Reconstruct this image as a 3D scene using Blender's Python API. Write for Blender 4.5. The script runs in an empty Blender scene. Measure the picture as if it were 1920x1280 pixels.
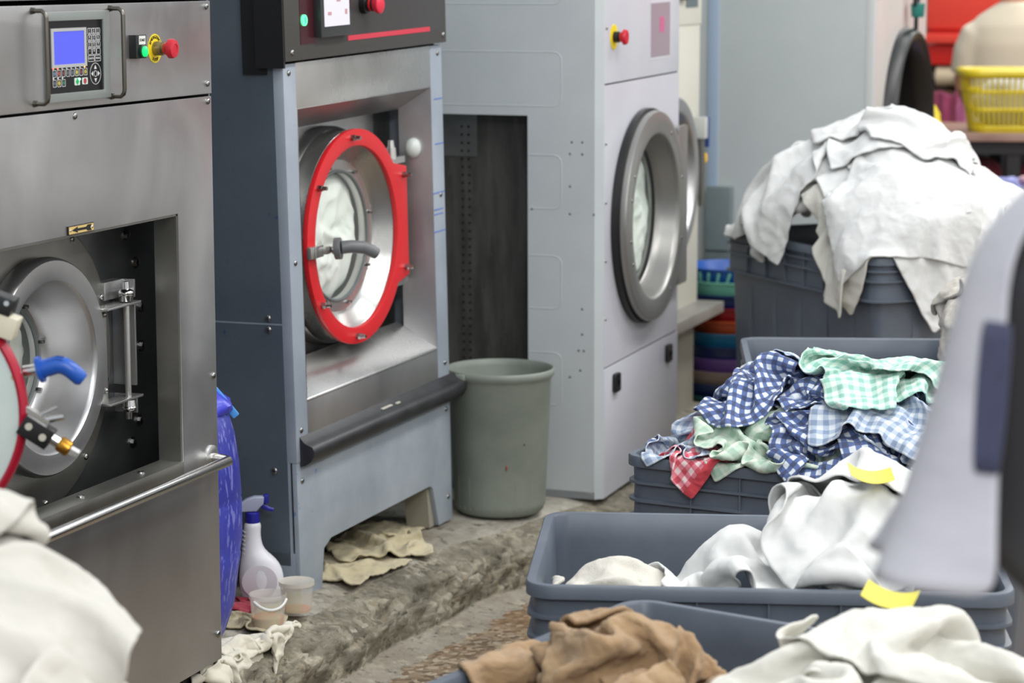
import bpy, bmesh, math, random, zlib, base64
import numpy as np
from mathutils import Vector, Matrix, noise
R = math.radians
PI = math.pi
SC = bpy.context.scene
COL = SC.collection
random.seed(7)

# ------------------------------------------------------------------ camera
cam_d = bpy.data.cameras.new('camera')
cam = bpy.data.objects.new('camera', cam_d)
COL.objects.link(cam)
cam.location = (0, 0, 1.6)
cam_d.sensor_width = 36.0
cam_d.lens = 4533.0 / 1920.0 * 36.0
cam.rotation_euler = (R(90) - math.atan(700 / 4533.0), 0, R(20.0))
cam_d.clip_start = 0.05
cam_d.dof.use_dof = True
cam_d.dof.focus_distance = 4.75
cam_d.dof.aperture_fstop = 4.6
cam_d.dof.aperture_blades = 9
SC.camera = cam

# ------------------------------------------------------------------ light and exposure
W = bpy.data.worlds.new('hall_light')
SC.world = W
W.use_nodes = True
wb = W.node_tree.nodes['Background']
wb.inputs[0].default_value = (0.86, 0.94, 1.0, 1)
wb.inputs[1].default_value = 0.62


def area(name, loc, sx, sy, power, rot=(0, 0, 0), col=(1, 0.98, 0.95)):
    d = bpy.data.lights.new(name, 'AREA')
    d.shape = 'RECTANGLE'
    d.size, d.size_y = sx, sy
    d.energy = power
    d.color = col
    o = bpy.data.objects.new(name, d)
    o.location = loc
    o.rotation_euler = rot
    COL.objects.link(o)
    return o


for lx, ly, pw in ((-0.2, 1.0, 20), (-0.6, 4.6, 40), (-0.5, 8.0, 40), (-1.2, 11.6, 60), (0.8, -0.8, 115), (1.6, 3.6, 44), (1.6, 7.2, 50)):
    area('ceiling_and_fill_lamp', (lx, ly, 3.3), 0.5, 2.4, pw)  # overhead tubes plus fill added behind the camera and towards the right wall
SC.view_settings.view_transform = 'Standard'
SC.view_settings.look = 'None'
SC.view_settings.gamma = 1.0
SC.view_settings.use_curve_mapping = False
SC.view_settings.exposure = 0.4


# ------------------------------------------------------------------ materials
def srgb(r, g, b):
    f = lambda c: (c / 255 / 12.92) if c / 255 <= 0.04045 else ((c / 255 + 0.055) / 1.055) ** 2.4
    return (f(r), f(g), f(b), 1)


class NT:
    def __init__(s, name):
        s.m = bpy.data.materials.new(name)
        s.m.use_nodes = True
        s.t = s.m.node_tree
        s.b = s.t.nodes['Principled BSDF']

    def n(s, typ, **k):
        x = s.t.nodes.new('ShaderNode' + typ)
        for a, v in k.items():
            setattr(x, a, v)
        return x

    def l(s, a, b):
        s.t.links.new(a, b)

    def coord(s, kind='Object', scale=(1, 1, 1)):
        c = s.n('TexCoord')
        m = s.n('Mapping')
        m.inputs['Scale'].default_value = scale
        s.l(c.outputs[kind], m.inputs[0])
        return m.outputs[0]

    def noise(s, co, scale, detail=4, rough=0.55, dist=0.0):
        x = s.n('TexNoise')
        x.inputs['Scale'].default_value = scale
        x.inputs['Detail'].default_value = detail
        x.inputs['Roughness'].default_value = rough
        x.inputs['Distortion'].default_value = dist
        s.l(co, x.inputs['Vector'])
        return x.outputs['Fac']

    def ramp(s, fac, stops, interp='LINEAR'):
        r = s.n('ValToRGB')
        r.color_ramp.interpolation = interp
        e = r.color_ramp.elements
        while len(e) < len(stops):
            e.new(0.5)
        for el, (p, c) in zip(e, stops):
            el.position = p
            el.color = c if len(c) == 4 else (*c, 1)
        s.l(fac, r.inputs[0])
        return r.outputs[0]

    def mix(s, fac, a, b, blend='MIX'):
        x = s.n('Mix', data_type='RGBA', blend_type=blend)
        for sock, v in ((x.inputs[0], fac), (x.inputs[6], a), (x.inputs[7], b)):
            if hasattr(v, 'is_output'):
                s.l(v, sock)
            else:
                sock.default_value = v
        return x.outputs[2]

    def math(s, op, a, b=None):
        x = s.n('Math', operation=op)
        for i, v in enumerate((a, b)):
            if v is None:
                continue
            if hasattr(v, 'is_output'):
                s.l(v, x.inputs[i])
            else:
                x.inputs[i].default_value = v
        return x.outputs[0]

    def bump(s, h, strength=0.3, dist=0.002):
        b = s.n('Bump')
        b.inputs['Strength'].default_value = strength
        b.inputs['Distance'].default_value = dist
        s.l(h, b.inputs['Height'])
        s.l(b.outputs[0], s.b.inputs['Normal'])

    def set(s, **k):
        for a, v in k.items():
            i = s.b.inputs[a.replace('_', ' ')]
            if hasattr(v, 'is_output'):
                s.l(v, i)
            else:
                i.default_value = v
        return s


MATS = {}


def flat(name, c, rough=0.5, metal=0.0, **k):
    if name in MATS:
        return MATS[name]
    n = NT(name)
    n.set(Base_Color=srgb(*c), Roughness=rough, Metallic=metal, **k)
    MATS[name] = n.m
    return n.m


def painted(name, c1, c2, rough=0.45, scale=3.0, spots=0.0, spot_c=(60, 60, 50), stretch=(1, 1, 1), metal=0.0):
    """paint or plastic with cloudy wear and optional specks"""
    n = NT(name)
    co = n.coord('Object', stretch)
    f = n.noise(co, scale, 5, 0.6)
    col = n.ramp(f, [(0.35, srgb(*c1)), (0.68, srgb(*c2))])
    if spots:
        g = n.noise(co, scale * 11, 3, 0.6)
        g2 = n.ramp(g, [(0.72 - spots, (0, 0, 0)), (0.78 - spots, (1, 1, 1))])
        col = n.mix(g2, col, srgb(*spot_c))
    n.set(Base_Color=col, Roughness=rough, Metallic=metal)
    fine = n.noise(co, 90, 2)
    n.bump(fine, 0.05, 0.001)
    MATS[name] = n.m
    return n.m


def steel(name, c=(168, 166, 160), rough=0.34, cloud=0.07, vertical=True):
    """brushed stainless sheet: fine streaks, soft wiped patches"""
    n = NT(name)
    co = n.coord('Object', (40, 40, 0.7) if vertical else (0.7, 40, 40))
    st = n.noise(co, 5, 3, 0.6)
    cl = n.noise(n.coord('Object', (1.2, 1.2, 1)), 3.0, 4, 0.55, 0.5)
    r = n.math('ADD', n.math('MULTIPLY', cl, 0.22), n.math('MULTIPLY', st, 0.06))
    r = n.math('ADD', r, rough - 0.14)
    a = srgb(*[x * (1 - cloud) for x in c])
    b = srgb(*[min(255, x * (1 + cloud)) for x in c])
    col = n.ramp(cl, [(0.3, a), (0.7, b)])
    n.set(Base_Color=col, Roughness=r, Metallic=0.88)
    n.bump(st, 0.012, 0.0003)
    MATS[name] = n.m
    return n.m


def glass(name, tint=(225, 238, 232), alpha=0.25, rough=0.05):
    n = NT(name)
    n.set(Base_Color=srgb(*tint), Roughness=rough, Alpha=alpha)
    MATS[name] = n.m
    return n.m


def lamp(name, c, s):
    n = NT(name)
    n.set(Base_Color=srgb(*c), Emission_Color=srgb(*c), Emission_Strength=s, Roughness=0.3)
    MATS[name] = n.m
    return n.m


def fabric(name, c1, c2=None, weave=900, fuzz=0.25, scale=6.0, stain=None):
    n = NT(name)
    co = n.coord('UV', (1, 1, 1))
    f = n.noise(co, scale, 4, 0.6)
    c2 = c2 or c1
    col = n.ramp(f, [(0.35, srgb(*c1)), (0.7, srgb(*c2))])
    if stain:
        g = n.noise(co, scale * 0.7, 4, 0.65)
        col = n.mix(n.ramp(g, [(0.55, (0, 0, 0)), (0.75, (1, 1, 1))]), col, srgb(*stain))
    n.set(Base_Color=col, Roughness=0.9, Sheen_Weight=0.15, Sheen_Roughness=0.6)
    h = n.math('ADD', n.noise(co, weave, 2), n.math('MULTIPLY', n.noise(co, 45, 3), 2.0))
    n.bump(h, fuzz, 0.002)
    MATS[name] = n.m
    return n.m


def gingham(name, dark, mid, light, cell=0.03, hem=None, wob=0.0015):
    """woven check from the cloth's own metre coordinates (UV)"""
    n = NT(name)
    uv = n.n('TexCoord').outputs['UV']
    sep = n.n('SeparateXYZ')
    wv = n.n('TexNoise')
    wv.inputs['Scale'].default_value = 9
    n.l(uv, wv.inputs['Vector'])
    n.l(uv, sep.inputs[0])

    def band(s):
        a = n.math('ADD', n.math('DIVIDE', s, cell * 2), n.math('MULTIPLY', wv.outputs['Fac'], 0.12))
        t = n.math('PINGPONG', n.math('MULTIPLY', a, 2.0), 1.0)
        r = n.n('MapRange')
        r.inputs['From Min'].default_value = 0.42
        r.inputs['From Max'].default_value = 0.58
        n.l(t, r.inputs['Value'])
        return r.outputs[0]
    su = n.math('ADD', band(sep.outputs[0]), band(sep.outputs[1]))
    su = n.math('MULTIPLY', su, 0.5)
    col = n.ramp(su, [(0.0, srgb(*light)), (0.5, srgb(*mid)), (1.0, srgb(*dark))])
    if hem:  # plain coloured hem strip along the sheet's edges (UV runs 0..size)
        size, c, wdt = hem
        d = n.math('MINIMUM', sep.outputs[0], n.math('SUBTRACT', size, sep.outputs[0]))
        g = n.math('LESS_THAN', d, wdt)
        col = n.mix(g, col, srgb(*c))
    fade = n.noise(uv, 7, 4, 0.6)
    col = n.mix(n.math('MULTIPLY', fade, 0.16), col, srgb(*light))
    n.set(Base_Color=col, Roughness=0.9, Sheen_Weight=0.1)
    n.bump(n.noise(uv, 500, 2), 0.12, 0.001)
    MATS[name] = n.m
    return n.m


STEEL = steel('brushed_steel', (184, 184, 185))
STEEL_D = steel('dull_steel', (146, 145, 140), 0.38, 0.12)
STEEL_B = steel('bright_steel', (198, 198, 196), 0.28, 0.05)
CHROME = flat('chrome', (205, 205, 205), 0.14, 1.0)
SCREW = flat('screw_steel', (150, 150, 148), 0.25, 1.0)
BLACKM = flat('black_metal', (26, 26, 28), 0.45)
BLACKP = flat('black_plastic', (20, 20, 22), 0.4)
RUBBER = painted('black_rubber', (34, 35, 38), (52, 53, 56), 0.42, 14, 0.0)
RED = flat('red_enamel', (212, 32, 40), 0.35)
REDB = flat('red_button', (196, 28, 48), 0.35)
YEL = flat('yellow_plate', (232, 206, 24), 0.5)
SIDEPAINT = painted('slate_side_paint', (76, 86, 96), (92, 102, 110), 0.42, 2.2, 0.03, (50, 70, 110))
GREYPAINT = painted('grey_blue_paint', (142, 152, 164), (164, 173, 184), 0.4, 3.0, 0.02, (110, 140, 175))
SIDEGREY = painted('pale_grey_paint', (184, 190, 193), (198, 203, 206), 0.42, 1.6, 0.0)
WHITEPAINT = painted('white_paint', (192, 193, 202), (203, 204, 212), 0.3, 2.0)
CREAM = painted('cream_paint', (206, 204, 190), (218, 216, 204), 0.45, 2.0)
CRATE = painted('grey_crate_plastic', (84, 92, 104), (98, 106, 118), 0.42, 5.0, 0.0)
BINP = painted('sage_bin_plastic', (120, 128, 120), (140, 147, 138), 0.5, 5.0, 0.02, (96, 100, 80))
DARK = flat('dark_cavity', (16, 16, 17), 0.7)


# ------------------------------------------------------------------ mesh builder
class MB:
    def __init__(s):
        s.v, s.f, s.uv = [], [], None

    def add(s, vs, fs):
        o = len(s.v)
        s.v += [tuple(v) for v in vs]
        s.f += [tuple(i + o for i in f) for f in fs]
        return s

    def box(s, x0, x1, y0, y1, z0, z1, M=None):
        vs = [Vector((x, y, z)) for z in (z0, z1) for y in (y0, y1) for x in (x0, x1)]
        if M is not None:
            vs = [M @ v for v in vs]
        return s.add(vs, [(0, 2, 3, 1), (4, 5, 7, 6), (0, 1, 5, 4), (2, 6, 7, 3), (0, 4, 6, 2), (1, 3, 7, 5)])

    def hexa(s, p):
        """8 points: bottom 4 (ccw from above) then top 4"""
        return s.add(p, [(3, 2, 1, 0), (4, 5, 6, 7), (0, 1, 5, 4), (1, 2, 6, 5), (2, 3, 7, 6), (3, 0, 4, 7)])

    def lathe(s, prof, M=None, seg=48, arc=None, cap=True):
        """prof of (r, h) turned round local z"""
        vs, fs = [], []
        n = len(prof)
        for i in range(seg):
            a = 2 * PI * i / seg
            for r, h in prof:
                vs.append(Vector((r * math.cos(a), r * math.sin(a), h)))
        for i in range(seg):
            j = (i + 1) % seg
            for k in range(n - 1):
                fs.append((i * n + k, j * n + k, j * n + k + 1, i * n + k + 1))
        if cap:
            if prof[0][0] > 1e-5:
                fs.append(tuple(i * n for i in range(seg))[::-1])
            if prof[-1][0] > 1e-5:
                fs.append(tuple(i * n + n - 1 for i in range(seg)))
        if M is not None:
            vs = [M @ v for v in vs]
        return s.add(vs, fs)

    def cyl(s, p0, p1, r0, r1=None, seg=20):
        p0, p1 = Vector(p0), Vector(p1)
        r1 = r0 if r1 is None else r1
        d = p1 - p0
        M = Matrix.Translation(p0) @ d.to_track_quat('Z', 'Y').to_matrix().to_4x4()
        return s.lathe([(r0, 0), (r1, d.length)], M, seg)

    def tube(s, pts, r, seg=10, closed=False, flatten=None):
        pts = [Vector(p) for p in pts]
        n = len(pts)
        rr = r if isinstance(r, (list, tuple)) else [r] * n
        up = None
        vs, fs = [], []
        for i, p in enumerate(pts):
            a = pts[(i - 1) % n] if (closed or i > 0) else p
            b = pts[(i + 1) % n] if (closed or i < n - 1) else p
            t = (b - a).normalized()
            if up is None:
                up = Vector((0, 0, 1)) if abs(t.z) < 0.9 else Vector((1, 0, 0))
            x = up.cross(t).normalized()
            y = t.cross(x).normalized()
            up = y
            ri = rr[i]
            rx, ry = ri if isinstance(ri, (list, tuple)) else (ri, ri)
            for k in range(seg):
                an = 2 * PI * k / seg
                vs.append(p + x * (rx * math.cos(an)) + y * (ry * math.sin(an)))
        m = n if closed else n - 1
        for i in range(m):
            j = (i + 1) % n
            for k in range(seg):
                l = (k + 1) % seg
                fs.append((i * seg + k, i * seg + l, j * seg + l, j * seg + k))
        if not closed:
            fs.append(tuple(range(seg))[::-1])
            fs.append(tuple((n - 1) * seg + k for k in range(seg)))
        return s.add(vs, fs)

    def prism(s, poly, h0, h1, M=None):
        n = len(poly)
        vs = [Vector((x, y, h)) for h in (h0, h1) for x, y in poly]
        if M is not None:
            vs = [M @ v for v in vs]
        fs = [tuple(range(n))[::-1], tuple(range(n, 2 * n))]
        for i in range(n):
            j = (i + 1) % n
            fs.append((i, j, n + j, n + i))
        return s.add(vs, fs)

    def ring_plate(s, outer, inner, h0, h1, M=None):
        """plate between two equal-length outlines (an outline with a hole)"""
        n = len(outer)
        vs = [Vector((x, y, h)) for o in (outer, inner) for h in (h0, h1) for x, y in o]
        if M is not None:
            vs = [M @ v for v in vs]
        fs = []
        for i in range(n):
            j = (i + 1) % n
            fs += [(i, j, n + j, n + i), (2 * n + j, 2 * n + i, 3 * n + i, 3 * n + j),
                   (n + i, n + j, 3 * n + j, 3 * n + i), (j, i, 2 * n + i, 2 * n + j)]
        return s.add(vs, fs)

    def sphere(s, c, r, sc=(1, 1, 1), seg=20, rings=10, M=None):
        prof = [(max(r * math.sin(PI * k / rings), 0), -r * math.cos(PI * k / rings)) for k in range(rings + 1)]
        T = Matrix.Translation(c) @ Matrix.Diagonal((*sc, 1))
        if M is not None:
            T = M @ T
        return s.lathe(prof, T, seg, cap=False)

    def text(s, body, size, M, depth=0.0004, align='CENTER'):
        cu = bpy.data.curves.new('t', 'FONT')
        cu.body = body
        cu.size = size
        cu.align_x = align
        cu.align_y = 'CENTER'
        cu.extrude = depth
        cu.resolution_u = 2
        o = bpy.data.objects.new('t', cu)
        COL.objects.link(o)
        dg = bpy.context.evaluated_depsgraph_get()
        me = o.evaluated_get(dg).to_mesh()
        vs = [M @ v.co for v in me.vertices]
        fs = [tuple(p.vertices) for p in me.polygons]
        s.add(vs, fs)
        o.evaluated_get(dg).to_mesh_clear()
        bpy.data.objects.remove(o)
        bpy.data.curves.remove(cu)
        return s

    def build(s, name, mat, parent=None, bev=0.0, seg=2, ang=35, smooth=True, merge=1e-5):
        bm = bmesh.new()
        vv = [bm.verts.new(v) for v in s.v]
        for f in s.f:
            if len(set(f)) > 2:
                try:
                    bm.faces.new([vv[i] for i in f])
                except ValueError:
                    pass
        if merge:
            bmesh.ops.remove_doubles(bm, verts=bm.verts, dist=merge)
        bmesh.ops.recalc_face_normals(bm, faces=bm.faces)
        if bev:
            ed = [e for e in bm.edges if len(e.link_faces) == 2 and e.calc_face_angle(0) > R(ang)]
            if ed:
                bmesh.ops.bevel(bm, geom=ed, offset=bev, segments=seg, profile=0.6, affect='EDGES', clamp_overlap=True)
        for f in bm.faces:
            f.smooth = smooth
        for e in bm.edges:
            if len(e.link_faces) != 2 or e.calc_face_angle(0) > R(ang + 5):
                e.smooth = False
        me = bpy.data.meshes.new(name)
        bm.to_mesh(me)
        bm.free()
        me.materials.append(mat)
        o = bpy.data.objects.new(name, me)
        COL.objects.link(o)
        if parent is not None:
            o.parent = parent
        return o


def tag(o, label=None, cat=None, group=None, kind=None):
    for k, v in (('label', label), ('category', cat), ('group', group), ('kind', kind)):
        if v:
            o[k] = v
    return o


def thing(name, label, cat, loc=(0, 0, 0), rot=(0, 0, 0), group=None):
    o = bpy.data.objects.new(name, None)
    o.empty_display_size = 0.1
    COL.objects.link(o)
    o.location = loc
    o.rotation_euler = rot
    return tag(o, label, cat, group)


def copy_tree(o, parent=None):
    c = o.copy()
    COL.objects.link(c)
    if parent is not None:
        c.parent = parent
    for ch in list(o.children):
        copy_tree(ch, c)
    return c


def circ(cx, cy, r, n=48, a0=0.0):
    return [(cx + r * math.cos(a0 + 2 * PI * i / n), cy + r * math.sin(a0 + 2 * PI * i / n)) for i in range(n)]


def rrect(x0, x1, y0, y1, r, k=6):
    p = []
    for cx, cy, a in ((x1 - r, y1 - r, 0), (x0 + r, y1 - r, 90), (x0 + r, y0 + r, 180), (x1 - r, y0 + r, 270)):
        for i in range(k + 1):
            t = R(a + 90 * i / k)
            p.append((cx + r * math.cos(t), cy + r * math.sin(t)))
    return p


# machines use local axes: x along the front (to the right), y into the machine, z up
FRONT = Matrix(((1, 0, 0, 0), (0, 0, 1, 0), (0, 1, 0, 0), (0, 0, 0, 1)))   # (x, z, depth) outlines -> machine axes


def facing(x, z, d=0.0):
    """lathe axis pointing into the machine at face position x, z"""
    return Matrix.Translation((x, d, z)) @ Matrix.Rotation(R(-90), 4, 'X')


def lettering(x, z, d=0.0, rot=0.0):
    """lies on the front, read from outside"""
    return Matrix.Translation((x, d, z)) @ Matrix.Rotation(R(90), 4, 'X') @ Matrix.Rotation(rot, 4, 'Z')


def screw(parent, x, z, d=0.0, r=0.0065, mat=None, hexa=False):
    m = MB()
    if hexa:
        m.lathe([(r * 1.5, 0), (r * 1.5, -0.002)], facing(x, z, d), 20)
        m.lathe([(r, -0.002), (r, -0.007), (r * 0.8, -0.008)], facing(x, z, d), 6)
    else:
        m.lathe([(r, 0), (r * 0.95, -0.0015), (r * 0.7, -0.0032), (r * 0.3, -0.0038), (r * 0.28, -0.002)], facing(x, z, d), 16)
    return m.build('screw', mat or SCREW, parent)


def sheet_with_hole(x0, x1, z0, z1, hx0, hx1, hz0, hz1, d0, d1):
    o = [(x0, z0), (x1, z0), (x1, z1), (x0, z1)]
    i = [(hx0, hz0), (hx1, hz0), (hx1, hz1), (hx0, hz1)]
    return MB().ring_plate(o, i, d0, d1, FRONT)


def emergency_stop(parent, x, z, R0=0.0275, plate=True, out=0.03, letters=True, cap_r=0.0185):
    p = MB().lathe([(R0, 0), (R0, -0.0015), (0.001, -0.0015)], facing(x, z, 0), 40).build('emergency_stop_plate', YEL, parent) if plate else None
    if letters:
        t = MB()
        for i, ch in enumerate('EMERGENCY'):
            a = R(62 - i * 15.5)
            t.text(ch, 0.0085, lettering(x - math.sin(a) * R0 * 0.78, z + math.cos(a) * R0 * 0.78, -0.0019, a))
        for i, ch in enumerate('STOP'):
            a = R(-24 + i * 16)
            t.text(ch, 0.0085, lettering(x + math.sin(a) * R0 * 0.78, z - math.cos(a) * R0 * 0.78, -0.0019, a))
        t.build('plate_lettering', BLACKP, p or parent, merge=0)
    b = MB().lathe([(cap_r * 0.72, -0.001), (cap_r * 0.72, -out * 0.6), (cap_r * 0.55, -out * 0.62), (cap_r * 0.55, -out)],
                   facing(x, z, 0), 28).build('button_collar', flat('brass_collar', (150, 138, 96), 0.3, 0.8) if letters else BLACKP, parent)
    c = MB().lathe([(cap_r * 0.62, -out * 0.75), (cap_r * 0.7, -out * 0.95), (cap_r, -out * 1.1), (cap_r, -out * 1.3), (cap_r * 0.9, -out * 1.45),
                    (cap_r * 0.5, -out * 1.5), (cap_r * 0.48, -out * 1.46), (0.0, -out * 1.46)], facing(x, z, 0), 32).build('stop_button', REDB, parent)
    return c


# ------------------------------------------------------------------ setting
def ground_mat():
    n = NT('terrazzo_floor')
    co = n.coord('Object')
    v = n.n('TexVoronoi')
    v.inputs['Scale'].default_value = 70
    n.l(co, v.inputs['Vector'])
    sep = n.n('SeparateColor')
    n.l(v.outputs['Color'], sep.inputs[0])
    chips = n.ramp(sep.outputs[0], [(0.0, srgb(86, 72, 56)), (0.35, srgb(120, 100, 76)), (0.6, srgb(140, 122, 98)), (0.85, srgb(172, 158, 136)), (1.0, srgb(104, 88, 70))])
    big = n.noise(co, 2.2, 6, 0.65)
    col = n.mix(n.ramp(big, [(0.48, (0, 0, 0)), (0.7, (0.7, 0.7, 0.7))]), chips, srgb(134, 98, 58))
    dust = n.noise(co, 5, 6, 0.7)
    col = n.mix(n.ramp(dust, [(0.56, (0, 0, 0)), (0.8, (0.5, 0.5, 0.5))]), col, srgb(160, 150, 134))
    n.set(Base_Color=col, Roughness=0.7)
    n.bump(n.noise(co, 60, 4), 0.3, 0.003)
    return n.m


def rock_mat(name, a, b, c, sc=7.0, stones=0.6):
    """rough cast concrete: cloudy greys, pale pebbles, dark pits"""
    n = NT(name)
    co = n.coord('Object')
    f = n.noise(co, sc, 8, 0.7, 0.3)
    col = n.ramp(f, [(0.32, srgb(*a)), (0.5, srgb(*b)), (0.66, srgb(*c))])
    v = n.n('TexVoronoi')
    v.inputs['Scale'].default_value = 55
    v.inputs['Randomness'].default_value = 1.0
    n.l(co, v.inputs['Vector'])
    sep = n.n('SeparateColor')
    n.l(v.outputs['Color'], sep.inputs[0])
    peb = n.ramp(sep.outputs[0], [(0.0, srgb(84, 78, 64)), (0.3, srgb(120, 114, 98)), (0.6, srgb(158, 150, 128)), (0.85, srgb(198, 192, 174)), (1.0, srgb(140, 118, 80))])
    show = n.ramp(n.noise(co, sc * 0.8, 3, 0.6), [(0.45, (0, 0, 0)), (0.62, (stones, stones, stones))])
    col = n.mix(show, col, peb)
    g = n.noise(co, sc * 6, 5, 0.75)
    col = n.mix(n.ramp(g, [(0.56, (0, 0, 0)), (0.66, (0.8, 0.8, 0.8))]), col, srgb(52, 48, 40))
    h = n.noise(co, sc * 2.2, 4, 0.65)
    col = n.mix(n.ramp(h, [(0.58, (0, 0, 0)), (0.7, (0.65, 0.65, 0.65))]), col, srgb(196, 188, 168))
    n.set(Base_Color=col, Roughness=0.88)
    hh = n.math('ADD', n.noise(co, sc * 5, 6, 0.75), n.math('MULTIPLY', v.outputs['Distance'], -1.2 * stones))
    n.bump(hh, 0.7, 0.012)
    return n.m


fl = MB().box(-3.4, 3.2, -1.2, 16, -0.1, 0).build('floor', ground_mat())
tag(fl, 'gritty brown terrazzo floor of the laundry', kind='structure')


def edge_x(y):
    """front edge of the raised machine base, swinging out towards the far dryers"""
    base = -2.205 + 0.02 * math.sin(y * 5.1) + 0.012 * math.sin(y * 13.0 + 1)
    t = min(max((y - 5.2) / 1.1, 0), 1)
    base += 0.24 * t * t * (3 - 2 * t)
    if y < 4.62:
        base -= 0.05 * min((4.62 - y) / 0.2, 1.5)
    return base


def plinth():
    bm = bmesh.new()
    ys = [2.4 + 0.014 * i for i in range(int((9.6 - 2.4) / 0.014))]
    prof = []
    for k in range(38):   # back of the top surface, out to the edge, down the broken face, out along the cement smear
        prof.append(k)
    rows = []
    for y in ys:
        e = edge_x(y)
        row = []
        for k in prof:
            if k <= 11:
                x = -3.3 + (e - 0.02 + 3.3) * (k / 11) ** 0.45
                z = 0.15 - 0.012 * max(0, k - 9)
                rough = 0.006 if k > 4 else 0.0
            else:
                t = (k - 11) / 20
                if t <= 1:
                    z = 0.126 * (1 - t) + 0.012 * t
                    x = e + 0.035 * t + 0.02 * math.sin(t * PI)
                    rough = 0.022 * math.sin(min(t * 1.2, 1) * PI) + 0.006
                else:
                    s = (k - 31) / 6
                    x = e + 0.035 + 0.11 * s
                    z = 0.012 - 0.014 * s
                    rough = 0.003
            p = Vector((x, y, z))
            q = noise.noise(p * 7) + 0.7 * noise.noise(p * 19 + Vector((3, 1, 2)))
            c1 = noise.cell(p * 26 + Vector((q, q, q)) * 0.8) * 0.7 + 0.5 * noise.noise(p * 48)
            w = 1.0 if k > 10 else 0.25
            p += Vector(((q + c1 * w) * rough, 0, (q * 0.8 + c1 * 0.7 * w) * rough))
            row.append(bm.verts.new(p))
        rows.append(row)
    for a, b in zip(rows, rows[1:]):
        for k in range(len(a) - 1):
            f = bm.faces.new((a[k], a[k + 1], b[k + 1], b[k]))
            f.smooth = True
            f.material_index = 1 if k < 10 else (2 if k >= 31 else 0)
    bmesh.ops.recalc_face_normals(bm, faces=bm.faces)
    me = bpy.data.meshes.new('trim_1')
    bm.to_mesh(me)
    bm.free()
    me.materials.append(rock_mat('broken_concrete', (72, 68, 58), (128, 122, 106), (168, 162, 146), 8))
    me.materials.append(rock_mat('dusty_concrete', (112, 104, 92), (150, 144, 132), (184, 180, 170), 3.5, 0.25))
    me.materials.append(rock_mat('cement_smear', (136, 128, 112), (152, 144, 130), (172, 166, 152), 6, 0.3))
    o = bpy.data.objects.new('trim_1', me)
    COL.objects.link(o)
    tag(o, 'rough broken concrete kerb the machines stand on', kind='structure')


plinth()
wl = MB().box(-3.45, -3.35, -1.2, 16, 0, 3.6).build('wall_left', painted('grimy_wall', (128, 132, 132), (150, 152, 150), 0.7, 1.2))
tag(wl, 'plain grey wall behind the row of machines', kind='structure')
wk = MB().box(-3.45, 3.2, 15.6, 15.7, 0, 3.6).build('wall_back', painted('dim_wall', (120, 118, 112), (138, 136, 130), 0.8, 1.0))
tag(wk, 'far wall at the end of the laundry hall', kind='structure')
wr = MB().box(3.2, 3.3, -1.2, 15.6, 0, 3.6).build('wall_right', painted('bright_wall', (222, 222, 222), (232, 232, 232), 0.8, 0.8))
tag(wr, 'plain pale wall on the far side of the hall, opposite the machines', kind='structure')


def disc_hole(x0, x1, z0, z1, cx, cz, r, d0, d1, n=72):
    """rectangular plate with a round hole"""
    outer = []
    for k in range(n):
        a = 2 * PI * k / n
        c, s = math.cos(a), math.sin(a)
        f = min((x1 - cx if c > 0 else cx - x0) / max(abs(c), 1e-6), (z1 - cz if s > 0 else cz - z0) / max(abs(s), 1e-6))
        outer.append((cx + c * f, cz + s * f))
    for X, Z in ((x0, z0), (x1, z0), (x1, z1), (x0, z1)):
        k = min(range(n), key=lambda q: (outer[q][0] - X) ** 2 + (outer[q][1] - Z) ** 2)
        outer[k] = (X, Z)
    return MB().ring_plate(outer, circ(cx, cz, r, n), d0, d1, FRONT)


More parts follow.
